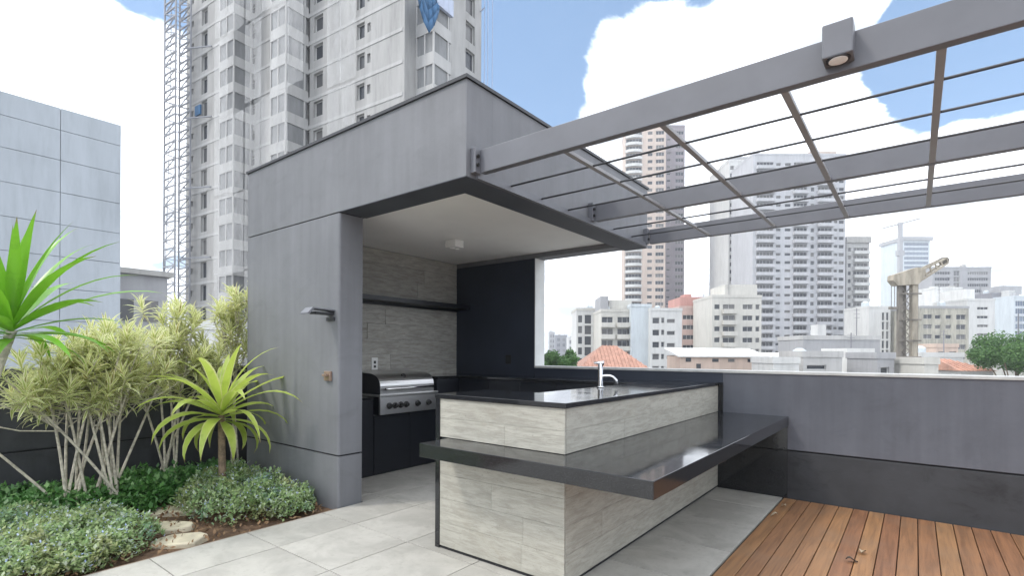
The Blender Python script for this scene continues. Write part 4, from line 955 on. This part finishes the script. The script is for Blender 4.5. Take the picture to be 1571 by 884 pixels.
# slab wing walls and tarps
zc = EYE + (PCY - 45) / F * 49 - GZ
def sag(mat, pts, name):
    m = MB(); m.quad(*pts); q = m.build(name, mat, tw, fix=False); sm = q.modifiers.new('s', 'SOLIDIFY'); sm.thickness = .05; return q
ta = MB(); nx = 6
va, vb = v0 - 2.2, v0 + .5
for i in range(nx):
    for j in range(4):
        def tp_(i, j): 
            s = i / nx; t = j / 4; return (2.35 + .25 * math.sin(s * 7 + t * 3) * t, va + (vb - va) * s, zc + 1.6 - t * (4.2 - 2.2 * abs(s - .5) * 2) + .15 * math.sin(s * 9))
        ta.quad(tp_(i, j), tp_(i + 1, j), tp_(i + 1, j + 1), tp_(i, j + 1))
q = ta.build('tarpaulin', 'c_tarp', tw, smooth=True); q.modifiers.new('s', 'SOLIDIFY').thickness = .05
vm = proj_v(692, 2.4)
MB().box(2.21, 2.5, v0 + .1, vm, zc + .4, zc + 1.9).build('safety_platform', 'c_tarplight', tw)
MB().box(.02, 1.6, proj_v(714, 1.0), proj_v(752, 1.0), zc - 5.6, zc - 4.2).build('safety_platform', 'c_tarplight', tw)
bl = MB().box(pxu(300), pxu(308), -.25, -.06, 0, 1.2).build('tarpaulin', 'c_tarp', tw); bl.location = (0, 0, zrow[13] + 1.0)
cbm = MB()
for px in (741, 746, 753):
    vv = proj_v(px, .8); cbm.bar((.8, vv, 5), (.8, vv, TZ - 2), .05)
cbm.bar((.8, VR, TZ - 3), (.8, proj_v(754, .8), TZ - 3), .2)
for zz_ in (zc - 2, zc - 5, zc + 6): cbm.bar((-.2, VR - .1, zz_), (.8, proj_v(741, .8), zz_), .08)
cbm.build('hoist_cable', 'c_tarplight', tw)
# construction hoist on the left edge
hu0, hu1 = proj_u(262, -1.8), proj_u(279, -1.8)
ho = tag(empty('construction_hoist', tuple(C0 + V * -1.8 + U * ((hu0 + hu1) / 2) + Vector((0, 0, GZ))), math.atan2(U.y, U.x)), 'steel lattice hoist mast standing against the unfinished tower', 'hoist')
w = (hu1 - hu0) / 2; ml = MB()
for sx in (-w, w):
    for sy in (-w * .6, w * .6): ml.bar((sx, sy, 0), (sx, sy, TZ), .16)
ml.build('rail', 'c_hoist', ho); lm = MB(); z = 10; k = 0
while z < TZ - 1.5:
    for sy in (-w * .6, w * .6):
        lm.bar((-w, sy, z), (w, sy, z), .15); lm.bar((-w, sy, z) if k % 2 else (w, sy, z), (w, sy, z + 1.1) if k % 2 else (-w, sy, z + 1.1), .10)
    for sx in (-w, w): lm.bar((sx, -w * .6, z), (sx, w * .6, z), .07)
    z += 1.1; k += 1
lm.build('lattice', 'c_hoist', ho)
for k in range(4, 19, 3):
    z = zrow[k]; MB().bar((w, 0, z), (w + 3.4, 1.7, z + .1), .14).build('tie_bar', 'c_hoist', ho)
MB().tube([(-w - .3 - 2.2 * (1 - t) ** 2, 0, 22 + (TZ - 22) * t) for t in [i / 10 for i in range(11)]], .05, 6).build('guy_cable', 'c_hoist', ho)

# ------------------------------------------------------------------ the air over the city
hm = bpy.data.materials.new('haze'); hm.use_nodes = True; ht = hm.node_tree; ht.nodes.clear()
ho_ = N(ht, 'ShaderNodeOutputMaterial'); pvn = N(ht, 'ShaderNodeVolumePrincipled'); pvn.inputs['Density'].default_value = .0007
pvn.inputs['Color'].default_value = (.92, .95, 1, 1); pvn.inputs['Anisotropy'].default_value = .2; ht.links.new(pvn.outputs[0], ho_.inputs['Volume'])
MATS['haze'] = hm
struct(MB().box(-2520, 2520, -2520, 2520, GZ - 2, 90).build('haze', 'haze'), 'stuff')
# ------------------------------------------------------------------ groups of repeats
GROUPS = {'dracaena': 'dracaenas in the planting bed', 'variegated_shrub': 'variegated shrubs along the dark wall', 'stepping_stone': 'stepping stones in the bed', 'fallen_leaf': 'fallen leaves on the deck',
          'wall_socket': 'sockets on the kitchen walls', 'low_house': 'low houses beyond the parapet', 'residential_block': 'mid-rise flats beyond the parapet', 'residential_tower': 'residential towers on the skyline',
          'white_block': 'white blocks behind the rig', 'distant_high_rise': 'high-rises on the far horizon', 'tiled_house': 'tiled roofs beyond the parapet', 'metal_roof_shed': 'metal roofed workshops', 'leafy_tree': 'trees beyond the parapet'}
for o in list(scene.objects):
    g = GROUPS.get(o.name.split('.')[0])
    if o.parent is None and g and 'label' in o: o['group'] = g
